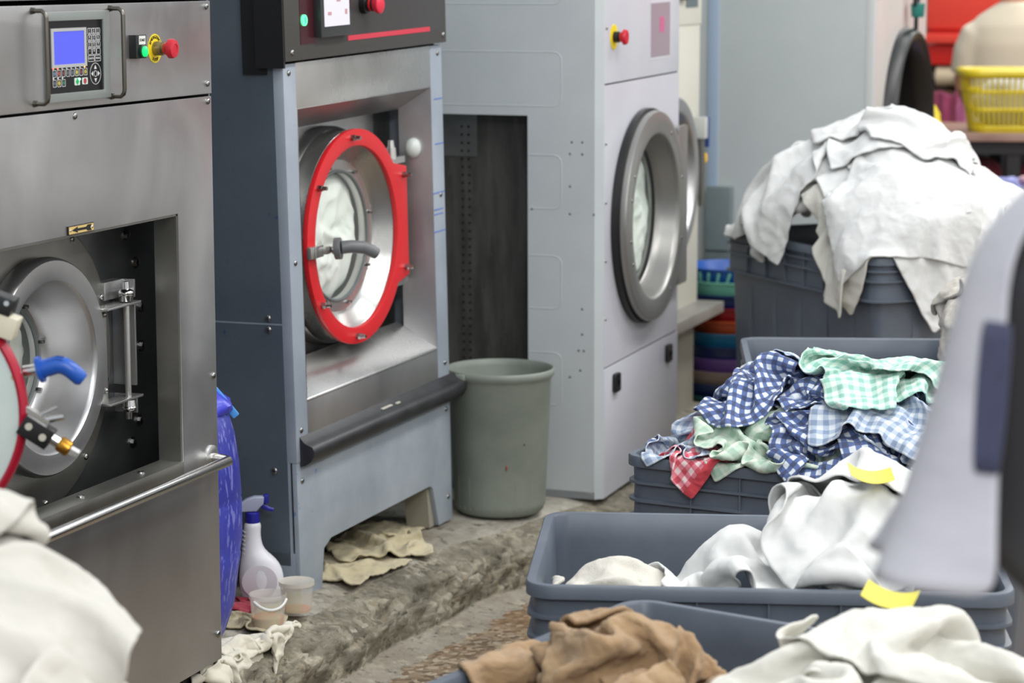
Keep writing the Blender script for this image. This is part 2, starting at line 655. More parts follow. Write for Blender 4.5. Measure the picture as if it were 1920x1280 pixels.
# ------------------------------------------------------------------ dish-shaped washer door
def dish_door(parent, cx, cz, d, Ro, Ri, Rg, deep, ring_mat, name='door', cone_mat=None, flat_ring=False):
    """round door: flat outer ring, steel cone running in to a glass"""
    if flat_ring:
        bowl = [(Ro * 0.97, d + 0.07), (Ro * 0.99, d + 0.012), (Ro * 0.97, d + 0.008), (Ri * 1.02, d + 0.008),
                (Ri, d + 0.012), (Ri * 0.97, d + 0.022), (Rg * 1.24, d + deep - 0.012), (Rg * 1.2, d + deep - 0.002), (Rg * 1.02, d + deep), (Rg, d + deep + 0.006),
                (Rg, d + deep + 0.02)]
    else:
        bowl = [(Ro * 0.95, d + 0.075), (Ro * 0.985, d + 0.04), (Ro, d + 0.02), (Ro * 0.998, d + 0.012), (Ro * 0.985, d + 0.004), (Ro * 0.968, d + 0.0005), (Ro * 0.95, d),
                (Ri * 1.06, d), (Ri * 1.02, d + 0.0008), (Ri, d + 0.004), (Ri * 0.985, d + 0.010), (Ri * 0.95, d + 0.026), (Ri * 0.89, d + 0.052), (Rg * 1.25, d + deep - 0.018),
                (Rg * 1.19, d + deep - 0.004), (Rg * 1.16, d + deep), (Rg * 1.03, d + deep), (Rg, d + deep + 0.006), (Rg, d + deep + 0.014)]
    o = MB().lathe([(r, h) for r, h in bowl], facing(cx, cz), 80, cap=False).build(name, cone_mat or STEEL, parent, ang=24)
    sd = o.modifiers.new('thick', 'SOLIDIFY')
    sd.thickness = 0.002
    g = MB().lathe([(Rg * 1.04, d + deep + 0.004), (Rg * 0.7, d + deep - 0.001), (0, d + deep - 0.004)], facing(cx, cz), 48, cap=False).build(
        'door_glass', glass('door_glass', (214, 226, 220), 0.14), o)
    gk = MB()
    gk.tube([(cx + Rg * 1.02 * math.cos(t), d + deep - 0.001, cz + Rg * 1.02 * math.sin(t)) for t in [2 * PI * i / 60 for i in range(60)]], 0.004, 8, True)
    gk.build('glass_gasket', flat('grey_gasket', (96, 104, 104), 0.5), o)
    for i in range(8):
        a = 2 * PI * (i + 0.3) / 8
        x, z = cx + Rg * 1.12 * math.cos(a), cz + Rg * 1.12 * math.sin(a)
        MB().cyl((x, d + deep, z), (x, d + deep - 0.012, z), 0.0045, 0.0035, 12).build('screw', SCREW, o)
    if flat_ring:
        n = 96
        inner = circ(cx, cz, Ri, n)
        outer = []
        for i in range(n):
            a = 2 * PI * i / n
            x, z = Ro * math.cos(a), Ro * math.sin(a)
            lim = Ro * 1.08
            if x > 0 and -0.135 < z < 0.15:      # hinge side squared off
                x = lim
            outer.append((cx + x, cz + z))
        rg = MB().ring_plate(outer, inner, d - 0.004, d + 0.008, FRONT).build('ring', ring_mat, o, bev=0.0012, ang=50)
    return o


def drum_load(name, label, cat, parent_loc, rad, mat, group=None, seed=0, rot=(0, 0, 0), fade=0.02):
    """washing pressed against a door glass: a crumpled cloth face"""
    bm = bmesh.new()
    n, m = 56, 110
    rows = []
    for i in range(n + 1):
        r = rad * i / n
        row = []
        for j in range(m):
            a = 2 * PI * j / m
            p = Vector((r * math.cos(a), 0, r * math.sin(a)))
            w = p * 9 + Vector((seed, 0, 0))
            w += 0.5 * Vector((noise.noise(p * 7 + Vector((seed, 5, 0))), noise.noise(p * 7 + Vector((9, seed, 1))), noise.noise(p * 7 + Vector((2, 3, seed)))))
            h = 1 - abs(noise.noise(w)) * 2.2
            h += 0.5 * (1 - abs(noise.noise(w * 2.1 + Vector((7, 7, 7)))) * 2.4)
            p.y = -h * 0.016 * (1 - 0.6 * (i / n) ** 4) + fade * (i / n) ** 4
            row.append(bm.verts.new(p))
        rows.append(row)
    for i in range(n):
        for j in range(m):
            k = (j + 1) % m
            if i == 0:
                if j % 1 == 0:
                    try:
                        bm.faces.new((rows[0][0], rows[1][k], rows[1][j]))
                    except ValueError:
                        pass
            else:
                bm.faces.new((rows[i][j], rows[i][k], rows[i + 1][k], rows[i + 1][j]))
    bmesh.ops.delete(bm, geom=[v for v in bm.verts if not v.link_faces], context='VERTS')
    bmesh.ops.recalc_face_normals(bm, faces=bm.faces)
    for f in bm.faces:
        f.smooth = True
    me = bpy.data.meshes.new(name)
    uvl = bm.loops.layers.uv.new('UVMap')
    for f in bm.faces:
        for l in f.loops:
            l[uvl].uv = (l.vert.co.x, l.vert.co.z)
    bm.to_mesh(me)
    bm.free()
    me.materials.append(mat)
    o = bpy.data.objects.new(name, me)
    COL.objects.link(o)
    o.location = parent_loc
    o.rotation_euler = rot
    sd = o.modifiers.new('thick', 'SOLIDIFY')
    sd.thickness = 0.004
    sd.offset = 1
    return tag(o, label, cat, group)


def to_world(root, p):
    bpy.context.view_layer.update()
    return root.matrix_world @ Vector(p)


# ------------------------------------------------------------------ stainless washer in front
def steel_washer():
    t = thing('washing_machine', 'large stainless steel washer with blue lit screen, steel dish door and grab bar', 'washing machine', (-2.22, 3.315, 0), (0, 0, R(90)))
    # carcass: sides, back, top, floor and the recess lining
    m = MB()
    m.box(0.0, 0.004, 0.004, 1.0, 0.19, 1.72)
    m.box(1.026, 1.03, 0.004, 1.0, 0.19, 1.72)
    m.box(0.0, 1.03, 0.98, 1.0, 0.19, 1.72)
    m.box(0.0, 1.03, 0.004, 1.0, 1.70, 1.72)
    m.box(0.0, 1.03, 0.004, 1.0, 0.19, 0.21)
    m.box(0.0, 1.03, 0.004, 0.02, 1.545, 1.72)
    m.build('cabinet', STEEL, t)
    sheet_with_hole(0.0, 1.03, 0.19, 1.348, 0.15, 0.88, 0.632, 1.126, 0, 0.004).build('front_panel', STEEL, t, bev=0.0012)
    # turned-in edges of the opening
    r = MB()
    r.box(0.876, 0.88, 0.003, 0.052, 0.632, 1.126)
    r.box(0.15, 0.154, 0.003, 0.052, 0.632, 1.126)
    r.box(0.15, 0.88, 0.003, 0.02, 1.122, 1.126)
    r.build('opening_reveal', STEEL_D, t)
    s = MB().box(0.15, 0.88, -0.002, 0.052, 0.604, 0.634).build('sill', STEEL_D, t, bev=0.002)
    for x in (0.32, 0.52, 0.75):
        MB().lathe([(0.008, 0.0), (0.007, 0.003), (0.003, 0.004), (0.0028, 0.002), (0, 0.002)], Matrix.Translation((x, 0.024, 0.634)), 16).build('screw', SCREW, s)
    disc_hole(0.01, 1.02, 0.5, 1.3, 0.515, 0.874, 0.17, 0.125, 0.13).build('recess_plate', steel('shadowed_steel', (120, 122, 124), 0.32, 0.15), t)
    for x, z in ((0.893, 1.08), (0.93, 1.02), (0.945, 0.93), (0.945, 0.85), (0.93, 0.70), (0.9, 0.66)):
        screw(t, x, z, 0.125, 0.008, SCREW, True)
    # round flange plate with its screws
    fp = MB().lathe([(0.278, 0.125), (0.278, 0.108), (0.272, 0.106), (0.16, 0.106)], facing(0.515, 0.874), 90, cap=False).build('flange_plate', STEEL_D, t)
    for i in range(10):
        a = R(22 + 36 * i)
        screw(fp, 0.515 + 0.262 * math.cos(a), 0.874 + 0.262 * math.sin(a), 0.106, 0.0065)
    door = dish_door(t, 0.515, 0.874, 0.07, 0.204, 0.158, 0.106, 0.1, STEEL_B)
    # hinge: two angle brackets with a vertical pin and eye bolts
    h = MB()
    h.box(0.712, 0.748, 0.090, 0.096, 0.772, 0.958)
    h.box(0.70, 0.83, 0.058, 0.096, 0.955, 0.960)
    h.box(0.70, 0.83, 0.058, 0.096, 0.770, 0.775)
    hb = h.build('hinge_bracket', STEEL_B, t, bev=0.0012)
    MB().cyl((0.795, 0.072, 0.772), (0.795, 0.072, 0.958), 0.0062).build('hinge_pin', STEEL_B, hb)
    for z, sgn in ((0.962, 1), (0.768, -1)):
        e = MB()
        e.cyl((0.795, 0.072, z), (0.795, 0.072, z + sgn * 0.012), 0.013, 0.015)
        e.sphere((0.795, 0.072, z + sgn * 0.016), 0.016, (1, 1, 0.55))
        e.cyl((0.795, 0.072, z + sgn * 0.02), (0.795, 0.072, z + sgn * 0.038), 0.0075, 0.006, 12)
        e.cyl((0.795, 0.072, z + sgn * 0.014), (0.84, 0.1, z + sgn * 0.014), 0.008, 0.008, 12)
        e.build('eye_bolt', CHROME, hb)
    hp = MB()
    hp.box(0.832, 0.838, 0.075, 0.125, 0.79, 0.955)
    hp.box(0.832, 0.838, 0.075, 0.125, 0.965, 1.0)
    hp.box(0.832, 0.838, 0.075, 0.125, 0.735, 0.772)
    hp.box(0.76, 0.836, 0.1, 0.125, 0.965, 1.0)
    hp.build('hinge_plate', STEEL, hb, bev=0.001)
    for x, z in ((0.722, 0.94), (0.736, 0.942), (0.722, 0.792), (0.736, 0.794)):
        MB().sphere((x, 0.088, z), 0.006, (1, 0.8, 1), 14, 8).build('rivet', SCREW, hb)
    # control panel above the seam
    cp = sheet_with_hole(0.0, 1.03, 1.353, 1.536, 0.41, 0.58, 1.4, 1.49, -0.001, 0.004)
    cp = cp.build('control_panel', STEEL, t, bev=0.0015)
    MB().box(0.41, 0.58, 0.004, 0.02, 1.4, 1.49).build('panel_backing', DARK, cp)
    for x, z in ((1.012, 1.525), (1.012, 1.373), (0.04, 1.525), (0.04, 1.373)):
        screw(cp, x, z, -0.001)
    for x, z in ((1.014, 1.338), (0.495, 1.338)):
        screw(t, x, z, 0)
    # display unit
    du = sheet_with_hole(0.395, 0.617, 1.366, 1.524, 0.402, 0.594, 1.381, 1.508, -0.007, 0.0).build(
        'display_unit', flat('grey_aluminium', (142, 148, 146), 0.42, 0.35), t, bev=0.0015)
    MB().box(0.402, 0.594, -0.004, 0.0, 1.381, 1.508).build('keypad_plate', flat('gloss_black', (22, 22, 25), 0.18), du)
    sheet_with_hole(0.412, 0.534, 1.426, 1.495, 0.4205, 0.526, 1.4315, 1.4895, -0.006, -0.004).build('screen_bezel', flat('silver_bezel', (188, 190, 190), 0.4, 0.3), du)
    MB().box(0.4205, 0.526, -0.005, -0.0042, 1.4315, 1.4895).build('screen', lamp('blue_screen', (74, 82, 198), 0.45), du)
    wl_ = flat('key_white', (206, 208, 208), 0.5)

    def outline(m, x0, x1, z0, z1, w=0.0008, rad=0.002):
        m.ring_plate(rrect(x0, x1, z0, z1, rad, 3), rrect(x0 + w, x1 - w, z0 + w, z1 - w, rad * 0.7, 3), -0.0046, -0.004, FRONT)
    kx0, kw, kh = 0.5405, 0.0152, 0.0122
    digits = [('1', 'QZ'), ('2', 'ABC'), ('3', 'DEF'), ('4', 'GHI'), ('5', 'JKL'), ('6', 'MNO'), ('7', 'PRS'), ('8', 'TUV'), ('9', 'WXY'), ('-', ''), ('0', ''), ('.', '')]
    for i, (a, b) in enumerate(digits):
        x = kx0 + (i % 3) * kw
        z = 1.493 - (i // 3) * kh
        m = MB()
        outline(m, x, x + kw - 0.001, z - kh + 0.001, z)
        m.text(a, 0.0075, lettering(x + kw / 2 - 0.0005, z - 0.0038, -0.0042))
        if b:
            m.text(b, 0.0036, lettering(x + kw / 2 - 0.0005, z - 0.0088, -0.0042))
        m.build('key', wl_, du, merge=0)
    for x0, x1, tx in ((0.5405, 0.5635, 'CANCEL'), (0.5645, 0.5855, 'MODE')):
        m = MB()
        outline(m, x0, x1, 1.433, 1.4442)
        m.text(tx, 0.0052, lettering((x0 + x1) / 2, 1.4386, -0.0042))
        m.build('key', wl_, du, merge=0)
    cols = [(90, 120, 150), (170, 70, 70), (110, 50, 50), (90, 90, 92), (80, 90, 110), (190, 180, 70), (120, 50, 60), (180, 160, 50)]
    for i in range(11):
        x = 0.416 + 0.01545 * (i if i < 8 else i - 8)
        z = 1.4225 if i < 8 else 1.4055
        m = MB()
        outline(m, x, x + 0.012, z - 0.013, z)
        m.box(x, x + 0.004, -0.0046, -0.004, z + 0.0005, z + 0.004)
        k = m.build('key', wl_, du, merge=0)
        c = (cols + [(90, 90, 92), (190, 170, 40), (40, 110, 80)])[i]
        s_ = MB()
        s_.prism([(x + 0.006, z - 0.0115), (x + 0.0098, z - 0.0065), (x + 0.006, z - 0.0015), (x + 0.0022, z - 0.0065)], -0.0045, -0.004, FRONT)
        s_.build('key_symbol', flat('symbol_%d_%d_%d' % c, c, 0.5), k)
    for x, z, c in ((0.4175, 1.4255, (255, 90, 60)), (0.433, 1.4255, (255, 90, 60)), (0.5265, 1.4255, (255, 150, 60))):
        MB().sphere((x, -0.0045, z), 0.0017, seg=10, rings=6).build('indicator', lamp('red_led_%d' % c[1], c, 2.5), du)
    m = MB().prism(rrect(0.49, 0.509, 1.393, 1.406, 0.002, 3), -0.0048, -0.004, FRONT).build('start_key', flat('key_pale', (200, 214, 206), 0.5), du)
    MB().prism([(0.4995, 1.3935), (0.505, 1.3995), (0.4995, 1.4055), (0.494, 1.3995)], -0.0054, -0.0047, FRONT).build('key_symbol', lamp('green_symbol', (20, 150, 84), 0.3), m)
    MB().sphere((0.5065, -0.0055, 1.4035), 0.0022, seg=10, rings=6).build('indicator', lamp('green_led', (120, 255, 170), 3), m)
    m = MB().prism(rrect(0.517, 0.5365, 1.3935, 1.4055, 0.002, 3), -0.0048, -0.004, FRONT).build('stop_key', flat('key_pale', (200, 214, 206), 0.5), du)
    MB().prism(circ(0.5265, 1.3995, 0.0052, 8, R(22.5)), -0.0054, -0.0047, FRONT).build('key_symbol', flat('stop_red', (168, 52, 62), 0.5), m)
    m = MB()
    el = [(0.5655 + 0.0195 * math.cos(2 * PI * i / 40), 1.411 + 0.0195 * math.sin(2 * PI * i / 40)) for i in range(40)]
    el2 = [(0.5655 + 0.0187 * math.cos(2 * PI * i / 40), 1.411 + 0.0187 * math.sin(2 * PI * i / 40)) for i in range(40)]
    m.ring_plate(el, el2, -0.0046, -0.004, FRONT)
    for k in range(4):
        a = R(90 * k)
        tri = [(0.0155, 0), (0.0085, 0.0045), (0.0085, -0.0045)]
        m.prism([(0.5655 + x * math.cos(a) - y * math.sin(a), 1.411 + x * math.sin(a) + y * math.cos(a)) for x, y in tri], -0.0046, -0.004, FRONT)
    m.ring_plate(circ(0.5655, 1.411, 0.0058, 24), circ(0.5655, 1.411, 0.0048, 24), -0.0046, -0.004, FRONT)
    m.build('arrow_pad', wl_, du, merge=0)
    # two bent guard bars beside the display
    for x in (0.358, 0.627):
        pts = [(x, 0.0, 1.527), (x, -0.021, 1.527), (x, -0.027, 1.522), (x, -0.029, 1.515), (x, -0.029, 1.379), (x, -0.027, 1.372), (x, -0.021, 1.367), (x, 0.0, 1.367)]
        g = MB().tube(pts, 0.0042, 10)
        for z in (1.527, 1.367):
            g.cyl((x, 0, z), (x, -0.006, z), 0.007, 0.006, 6)
        g.build('guard_bar', flat('dark_steel_bar', (112, 108, 100), 0.3, 1.0), t)
    # start switch
    sw = MB().box(0.698, 0.738, -0.016, 0.0, 1.433, 1.477).build('start_switch', BLACKP, t, bev=0.0015)
    MB().box(0.7085, 0.733, -0.0168, -0.016, 1.459, 1.475).build('switch_label', flat('label_white', (216, 218, 214), 0.6), sw)
    MB().text('START', 0.0072, lettering(0.7208, 1.467, -0.017)).build('label_text', BLACKP, sw, merge=0)
    MB().lathe([(0.0125, -0.016), (0.0125, -0.02), (0.0105, -0.021)], facing(0.7205, 1.446), 28).build('switch_collar', flat('dark_green_collar', (14, 60, 44), 0.4), sw)
    MB().lathe([(0.010, -0.02), (0.0095, -0.024), (0.006, -0.0262), (0, -0.027)], facing(0.7205, 1.446), 24, cap=False).build('green_lamp', lamp('green_lamp', (10, 214, 96), 1.1), sw)
    emergency_stop(t, 0.798, 1.449)
    # arrow plate
    ap = MB().box(0.457, 0.547, -0.003, 0, 1.127, 1.143).build('arrow_plate', BLACKP, t)
    MB().box(0.4585, 0.5455, -0.0036, -0.003, 1.1285, 1.1415).build('plate_face', flat('plate_tan', (206, 178, 112), 0.5), ap)
    ar = [(0.468, 1.135), (0.489, 1.1405), (0.487, 1.1372), (0.518, 1.1372), (0.524, 1.1405), (0.538, 1.1405), (0.533, 1.135), (0.538, 1.1295), (0.524, 1.1295), (0.518, 1.1328), (0.487, 1.1328), (0.489, 1.1295)]
    MB().prism(ar, -0.0042, -0.0035, FRONT).build('arrow', BLACKP, ap)
    for x in (0.4635, 0.541):
        MB().sphere((x, -0.0036, 1.135), 0.0026, (1, 0.5, 1), 12, 6).build('rivet', CHROME, ap)
    # grab bar
    gb = MB().tube([(1.0, 0.0, 0.618), (1.0, -0.022, 0.617), (0.998, -0.036, 0.616), (0.992, -0.042, 0.6155), (0.04, -0.042, 0.6155), (0.034, -0.036, 0.616), (0.032, 0.0, 0.618)], 0.0105, 16).build('grab_bar', flat('polished_bar', (196, 195, 192), 0.24, 1.0), t)
    for x in (1.0, 0.032):
        MB().lathe([(0.026, 0), (0.026, -0.003), (0.022, -0.005), (0.013, -0.006)], facing(x, 0.618), 32).build('bar_flange', STEEL_B, gb)
    for x, z in ((1.016, 0.784), (1.016, 0.245)):
        screw(t, x, z, 0.0, 0.0075)
    # feet
    for x in (0.06, 0.97):
        for d in (0.08, 0.9):
            MB().box(x - 0.04, x + 0.04, d - 0.04, d + 0.04, 0.148, 0.192).build('foot', BLACKM, t)
    return t


M1 = steel_washer()
drum_load('white_washing', 'white washing behind the glass of the steel dish door', 'laundry', to_world(M1, (0.515, 0.200, 0.874)), 0.118,
          fabric('drum_white', (206, 210, 200), (226, 228, 220)), seed=3, rot=(0, 0, R(90)))


# ------------------------------------------------------------------ open door of the next washer along
def build_open_door():
    t = thing('washing_machine', 'stainless washer mostly out of frame with round pale door and red gasket swung open', 'washing machine', (-2.22, 2.2, 0), (0, 0, R(90)))
    MB().box(0.0, 1.05, 0.004, 1.0, 0.19, 1.72).build('cabinet', STEEL, t, bev=0.003)
    for x in (0.06, 0.97):
        for d in (0.08, 0.9):
            MB().box(x - 0.04, x + 0.04, d - 0.04, d + 0.04, 0.148, 0.192).build('foot', BLACKM, t)
    # the disc stands square to the row; +h runs back towards the camera
    D = Matrix.Translation((0.853, -0.116, 0.94)) @ Matrix.Rotation(R(20), 4, 'Z') @ Matrix.Rotation(R(-90), 4, 'Y')
    pale = painted('door_glass_pale', (188, 202, 200), (206, 216, 212), 0.15, 4, 0.06, (176, 160, 110))
    f = MB().lathe([(0.0, 0.022), (0.08, 0.021), (0.15, 0.016), (0.192, 0.008), (0.194, 0.0), (0.0, 0.0)], D, 80, cap=False).build('door', pale, t)
    MB().lathe([(0.191, 0.01), (0.195, 0.012), (0.201, 0.007), (0.203, -0.004), (0.2, -0.016), (0.186, -0.016)], D, 90, cap=False).build('gasket', flat('crimson_gasket', (168, 20, 48), 0.35), f)
    MB().lathe([(0.19, -0.012), (0.196, -0.014), (0.196, -0.03), (0.17, -0.05), (0.0, -0.05)], D, 90, cap=False).build('door_ring', STEEL_B, f)
    MB().box(0.98, 1.0, -0.16, 0.0, 0.92, 0.99).build('hinge_arm', STEEL, f, bev=0.002)
    return t, f, D


M0, M0D, M0M = build_open_door()


def rim_point(deg, r, h=0.0):
    # angle measured on the door face, 0 = free edge, 90 = up
    a = R(deg)
    inv = M0M
    return inv @ Vector((math.sin(a) * r, -math.cos(a) * r, h))


def door_hardware():
    # bent blue grip
    p = [rim_point(16, 0.2, -0.03), rim_point(15, 0.235, -0.03)]
    MB().cyl(p[0], p[1], 0.009, 0.009, 16).build('handle_stud', CHROME, M0D)
    a = rim_point(15, 0.222, -0.03)
    g = MB()
    ax = (rim_point(15, 0.3, -0.03) - a).normalized()
    dn = Vector((0, 0, -1))
    pts = [a, a + ax * 0.006, a + ax * 0.0061, a + ax * 0.03, a + ax * 0.042 + dn * 0.005, a + ax * 0.052 + dn * 0.014, a + ax * 0.066 + dn * 0.03, a + ax * 0.07 + dn * 0.034]
    g.tube(pts, [0.0205, 0.0205, 0.0145, 0.0135, 0.0135, 0.013, 0.0125, 0.009], 20)
    gr = g.build('handle', flat('blue_grip', (26, 84, 178), 0.35), M0D, bev=0)
    # grip ridges
    rd = MB()
    for k in range(5):
        an = R(-40 + 28 * k)
        side = ax.cross(dn)
        off = side * math.sin(an) * 0.0135 - dn * math.cos(an) * 0.0135
        rd.tube([a + ax * 0.012 + off, a + ax * 0.03 + off, a + ax * 0.04 + off + dn * 0.004], 0.0012, 6)
    rd.build('grip_ridges', flat('blue_grip_dark', (16, 60, 140), 0.4), gr)
    # lower latch block with brass fitting
    def frame_at(deg, r, h, tilt):
        q = rim_point(deg, r, h)
        ux = (rim_point(0, 1.0) - rim_point(0, 0.0)).normalized()
        uz = Vector((0, 0, 1))
        uy = uz.cross(ux)
        return Matrix(((ux.x, uy.x, uz.x, q.x), (ux.y, uy.y, uz.y, q.y), (ux.z, uy.z, uz.z, q.z), (0, 0, 0, 1))) @ Matrix.Rotation(R(tilt), 4, 'Y')
    B = frame_at(-5, 0.2, 0.0, 33)
    MB().box(-0.004, 0.046, -0.016, 0.012, -0.018, 0.014, B).build('latch_block', BLACKP, M0D, bev=0.002)
    X = B @ Matrix.Rotation(R(90), 4, 'Y')
    ft = MB()
    ft.lathe([(0.009, 0.046), (0.009, 0.06)], X, 16)
    ft.lathe([(0.007, 0.076), (0.008, 0.092)], X, 6)
    ft.box(-0.03, 0.03, -0.006, 0.008, 0.014, 0.022, B)
    ft.cyl(B @ Vector((0.012, 0.0, 0.02)), B @ Vector((0.028, 0.0, 0.046)), 0.004, 0.003, 10)
    ft.cyl(B @ Vector((0.024, 0.0, 0.02)), B @ Vector((0.044, 0.0, 0.038)), 0.006, 0.004, 10)
    ft.build('latch_fitting', CHROME, M0D)
    MB().lathe([(0.011, 0.058), (0.0125, 0.062), (0.0125, 0.076), (0.01, 0.078)], X, 20).build('latch_nut', flat('brass', (176, 128, 50), 0.3, 1.0), M0D)
    for x, z in ((0.008, 0.001), (0.034, -0.002)):
        MB().cyl(B @ Vector((x, -0.015, z)), B @ Vector((x, -0.0185, z)), 0.0055, 0.0055, 16).build('screw', flat('pale_washer', (196, 192, 180), 0.4), M0D)
    # upper clamp: black block over an ivory block
    B = frame_at(41, 0.228, 0.0, 20)
    MB().box(-0.03, 0.026, -0.02, 0.02, -0.034, 0.0, B).build('clamp_block', flat('ivory_block', (214, 208, 186), 0.5), M0D, bev=0.0025)
    k = MB().box(-0.028, 0.012, -0.022, 0.022, 0.0, 0.026, B).build('clamp_jaw', BLACKP, M0D, bev=0.0025)
    for x, z in ((-0.012, 0.011), (0.002, 0.019)):
        MB().cyl(B @ Vector((x, -0.021, z)), B @ Vector((x, -0.0245, z)), 0.0045, 0.004, 14).build('screw', CHROME, k)
    MB().box(-0.06, -0.026, -0.015, 0.015, -0.01, 0.03, B).build('clamp_arm', RED, M0D, bev=0.003)


door_hardware()


# ------------------------------------------------------------------ red-ringed washer on grey legs
def red_washer():
    t = thing('washing_machine', 'tall grey-blue washer with bright red door ring and dark control panel, blue-taped sides', 'washing machine',
              (-2.33, 5.04, 0.145), (R(-0.65), R(-1.4), R(86.9)))
    L0, L1 = -0.06, 0.79
    m = MB()
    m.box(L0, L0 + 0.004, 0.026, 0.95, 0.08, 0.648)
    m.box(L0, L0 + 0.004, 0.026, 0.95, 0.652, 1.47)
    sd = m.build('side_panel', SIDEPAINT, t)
    b = MB()
    b.box(L0 + 0.001, L0 + 0.006, 0.02, 0.95, 0.08, 1.46)
    b.box(L1 - 0.004, L1, 0.02, 0.95, 0.08, 1.47)
    b.box(L0, L1, 0.93, 0.95, 0.08, 1.47)
    b.box(L0, L1, 0.02, 0.95, 1.46, 1.48)
    b.box(L0 + 0.01, L1 - 0.01, 0.03, 0.95, 0.10, 0.12)
    b.build('cabinet', GREYPAINT, t)
    # blue tape line down the side panel
    tape = flat('blue_tape', (28, 78, 138), 0.6)
    for y0, y1, z0, z1 in ((0.285, 0.293, 0.83, 1.46), (0.265, 0.285, 0.98, 0.984), (0.265, 0.285, 1.16, 1.164), (0.265, 0.285, 1.33, 1.334), (0.36, 0.40, 0.76, 0.78), (0.36, 0.39, 0.70, 0.72)):
        MB().box(L0 - 0.0006, L0, y0, y1, z0, z1).build('tape_mark', tape, sd)
    for d, z in ((0.062, 0.663), (0.062, 0.637), (0.06, 0.305)):
        MB().sphere((L0 - 0.001, d, z), 0.0085, (0.5, 1, 1), 14, 8).build('screw', SCREW, sd)
    # front columns
    c = MB()
    c.box(L0, 0.0, 0.0, 0.03, 0.325, 1.243)
    lc = c.build('left_column', GREYPAINT, t, bev=0.004)
    c = MB()
    c.box(0.72, L1, 0.0, 0.03, 0.325, 1.243)
    rc = c.build('right_column', GREYPAINT, t, bev=0.004)
    pen = flat('blue_pen', (92, 118, 190), 0.6)
    for x0, x1, z in ((0.715, 0.786, 0.765), (0.715, 0.786, 0.865), (0.735, 0.786, 0.99), (0.735, 0.786, 1.105), (0.722, 0.775, 0.81), (0.722, 0.775, 0.822)):
        MB().box(x0, x1, -0.0008, 0, z, z + 0.003).build('pen_line', pen, rc)
    for x, z in ((-0.035, 1.222), (0.762, 1.222), (-0.035, 0.79), (0.762, 0.86), (-0.035, 0.40), (0.762, 0.42)):
        screw(lc if x < 0 else rc, x, z, 0, 0.007)
    MB().box(0.0, 0.72, 0.001, 0.012, 1.14, 1.243).build('header_panel', STEEL_B, t, bev=0.001)
    rv = MB()
    rv.add([(0, 0.002, 1.14), (0.72, 0.002, 1.14), (0.70, 0.085, 1.085), (0.0, 0.085, 1.085)], [(0, 1, 2, 3)])
    rv.add([(0.72, 0.002, 1.14), (0.72, 0.002, 0.464), (0.70, 0.085, 0.52), (0.70, 0.085, 1.085)], [(0, 1, 2, 3)])
    rv.add([(0.0, 0.002, 1.14), (0.0, 0.002, 0.464), (0.015, 0.085, 0.52), (0.015, 0.085, 1.085)], [(0, 1, 2, 3)])
    o = rv.build('opening_reveal', STEEL, t)
    o.modifiers.new('thick', 'SOLIDIFY').thickness = 0.003
    MB().sphere((0.698, 0.045, 0.985), 0.026, (0.9, 0.8, 1)).build('sensor_dome', flat('pale_dome', (206, 212, 208), 0.3), t)
    disc_hole(-0.05, 0.78, 0.3, 1.24, 0.36, 0.80, 0.22, 0.15, 0.155).build('recess_plate', STEEL_D, t)
    bp = disc_hole(0.02, 0.655, 0.44, 1.2, 0.36, 0.80, 0.22, 0.135, 0.15).build('back_plate', STEEL, t)
    for x, z in ((0.60, 1.09), (0.63, 1.0), (0.62, 0.52), (0.585, 0.57), (0.63, 0.62)):
        screw(bp, x, z, 0.135, 0.008, SCREW, True)
    # sill: sloped tray and apron under the door
    s = MB().hexa([(0.0, 0.0, 0.46), (0.72, 0.0, 0.46), (0.72, 0.1, 0.46), (0.0, 0.1, 0.46),
                   (0.0, 0.0, 0.466), (0.72, 0.0, 0.466), (0.69, 0.1, 0.535), (0.03, 0.1, 0.535)])
    s.build('sloped_sill', STEEL_B, t, bev=0.003)
    MB().box(0.0, 0.72, 0.0, 0.012, 0.33, 0.46).build('apron', STEEL, t, bev=0.001)
    # rubber bumper rail, half-round nose with a hollow end
    prof = [(0.0, 0.315), (-0.012, 0.318), (-0.026, 0.326), (-0.036, 0.34), (-0.038, 0.352), (-0.033, 0.363), (-0.022, 0.367), (-0.012, 0.372), (0.0, 0.386)]
    bm_ = MB()
    n = len(prof)
    for x in (-0.045, 0.815):
        bm_.v += [(x, d, z) for d, z in prof]
    for k in range(n - 1):
        bm_.f.append((k, k + 1, n + k + 1, n + k))
    bm_.f += [tuple(range(n)), tuple(range(n, 2 * n))[::-1], (0, n, 2 * n - 1, n - 1)]
    bp2 = bm_.build('bumper_rail', RUBBER, t, bev=0.001, ang=50)
    MB().box(0.812, 0.823, -0.030, 0.0, 0.352, 0.378).build('rail_end_clip', BINP, bp2, bev=0.003)
    bt = MB()
    for x, z, w_ in ((0.36, 0.3745, 0.055), (0.40, 0.369, 0.03), (0.44, 0.3735, 0.02)):
        bt.box(x, x + w_, -0.016, -0.006, z - 0.002, z + 0.001)
    bt.build('lint_smear', flat('lint', (196, 192, 182), 0.9), bp2)
    # skirt with cut-away between the two legs
    poly = [(L0, -0.0), (0.045, 0.0), (0.062, 0.095), (0.10, 0.112), (0.655, 0.112), (0.672, 0.104), (0.706, -0.004), (0.79, -0.004), (0.79, 0.325), (L0, 0.325)]
    sk = MB().prism(poly, 0.002, 0.014, FRONT).build('skirt', painted('grey_skirt_paint', (140, 150, 160), (166, 175, 184), 0.42, 4, 0.05, (96, 138, 178)), t, bev=0.001)
    for x, z in ((-0.035, 0.28), (0.765, 0.295), (0.765, 0.06)):
        screw(sk, x, z, 0.002, 0.007)
    lg = MB()
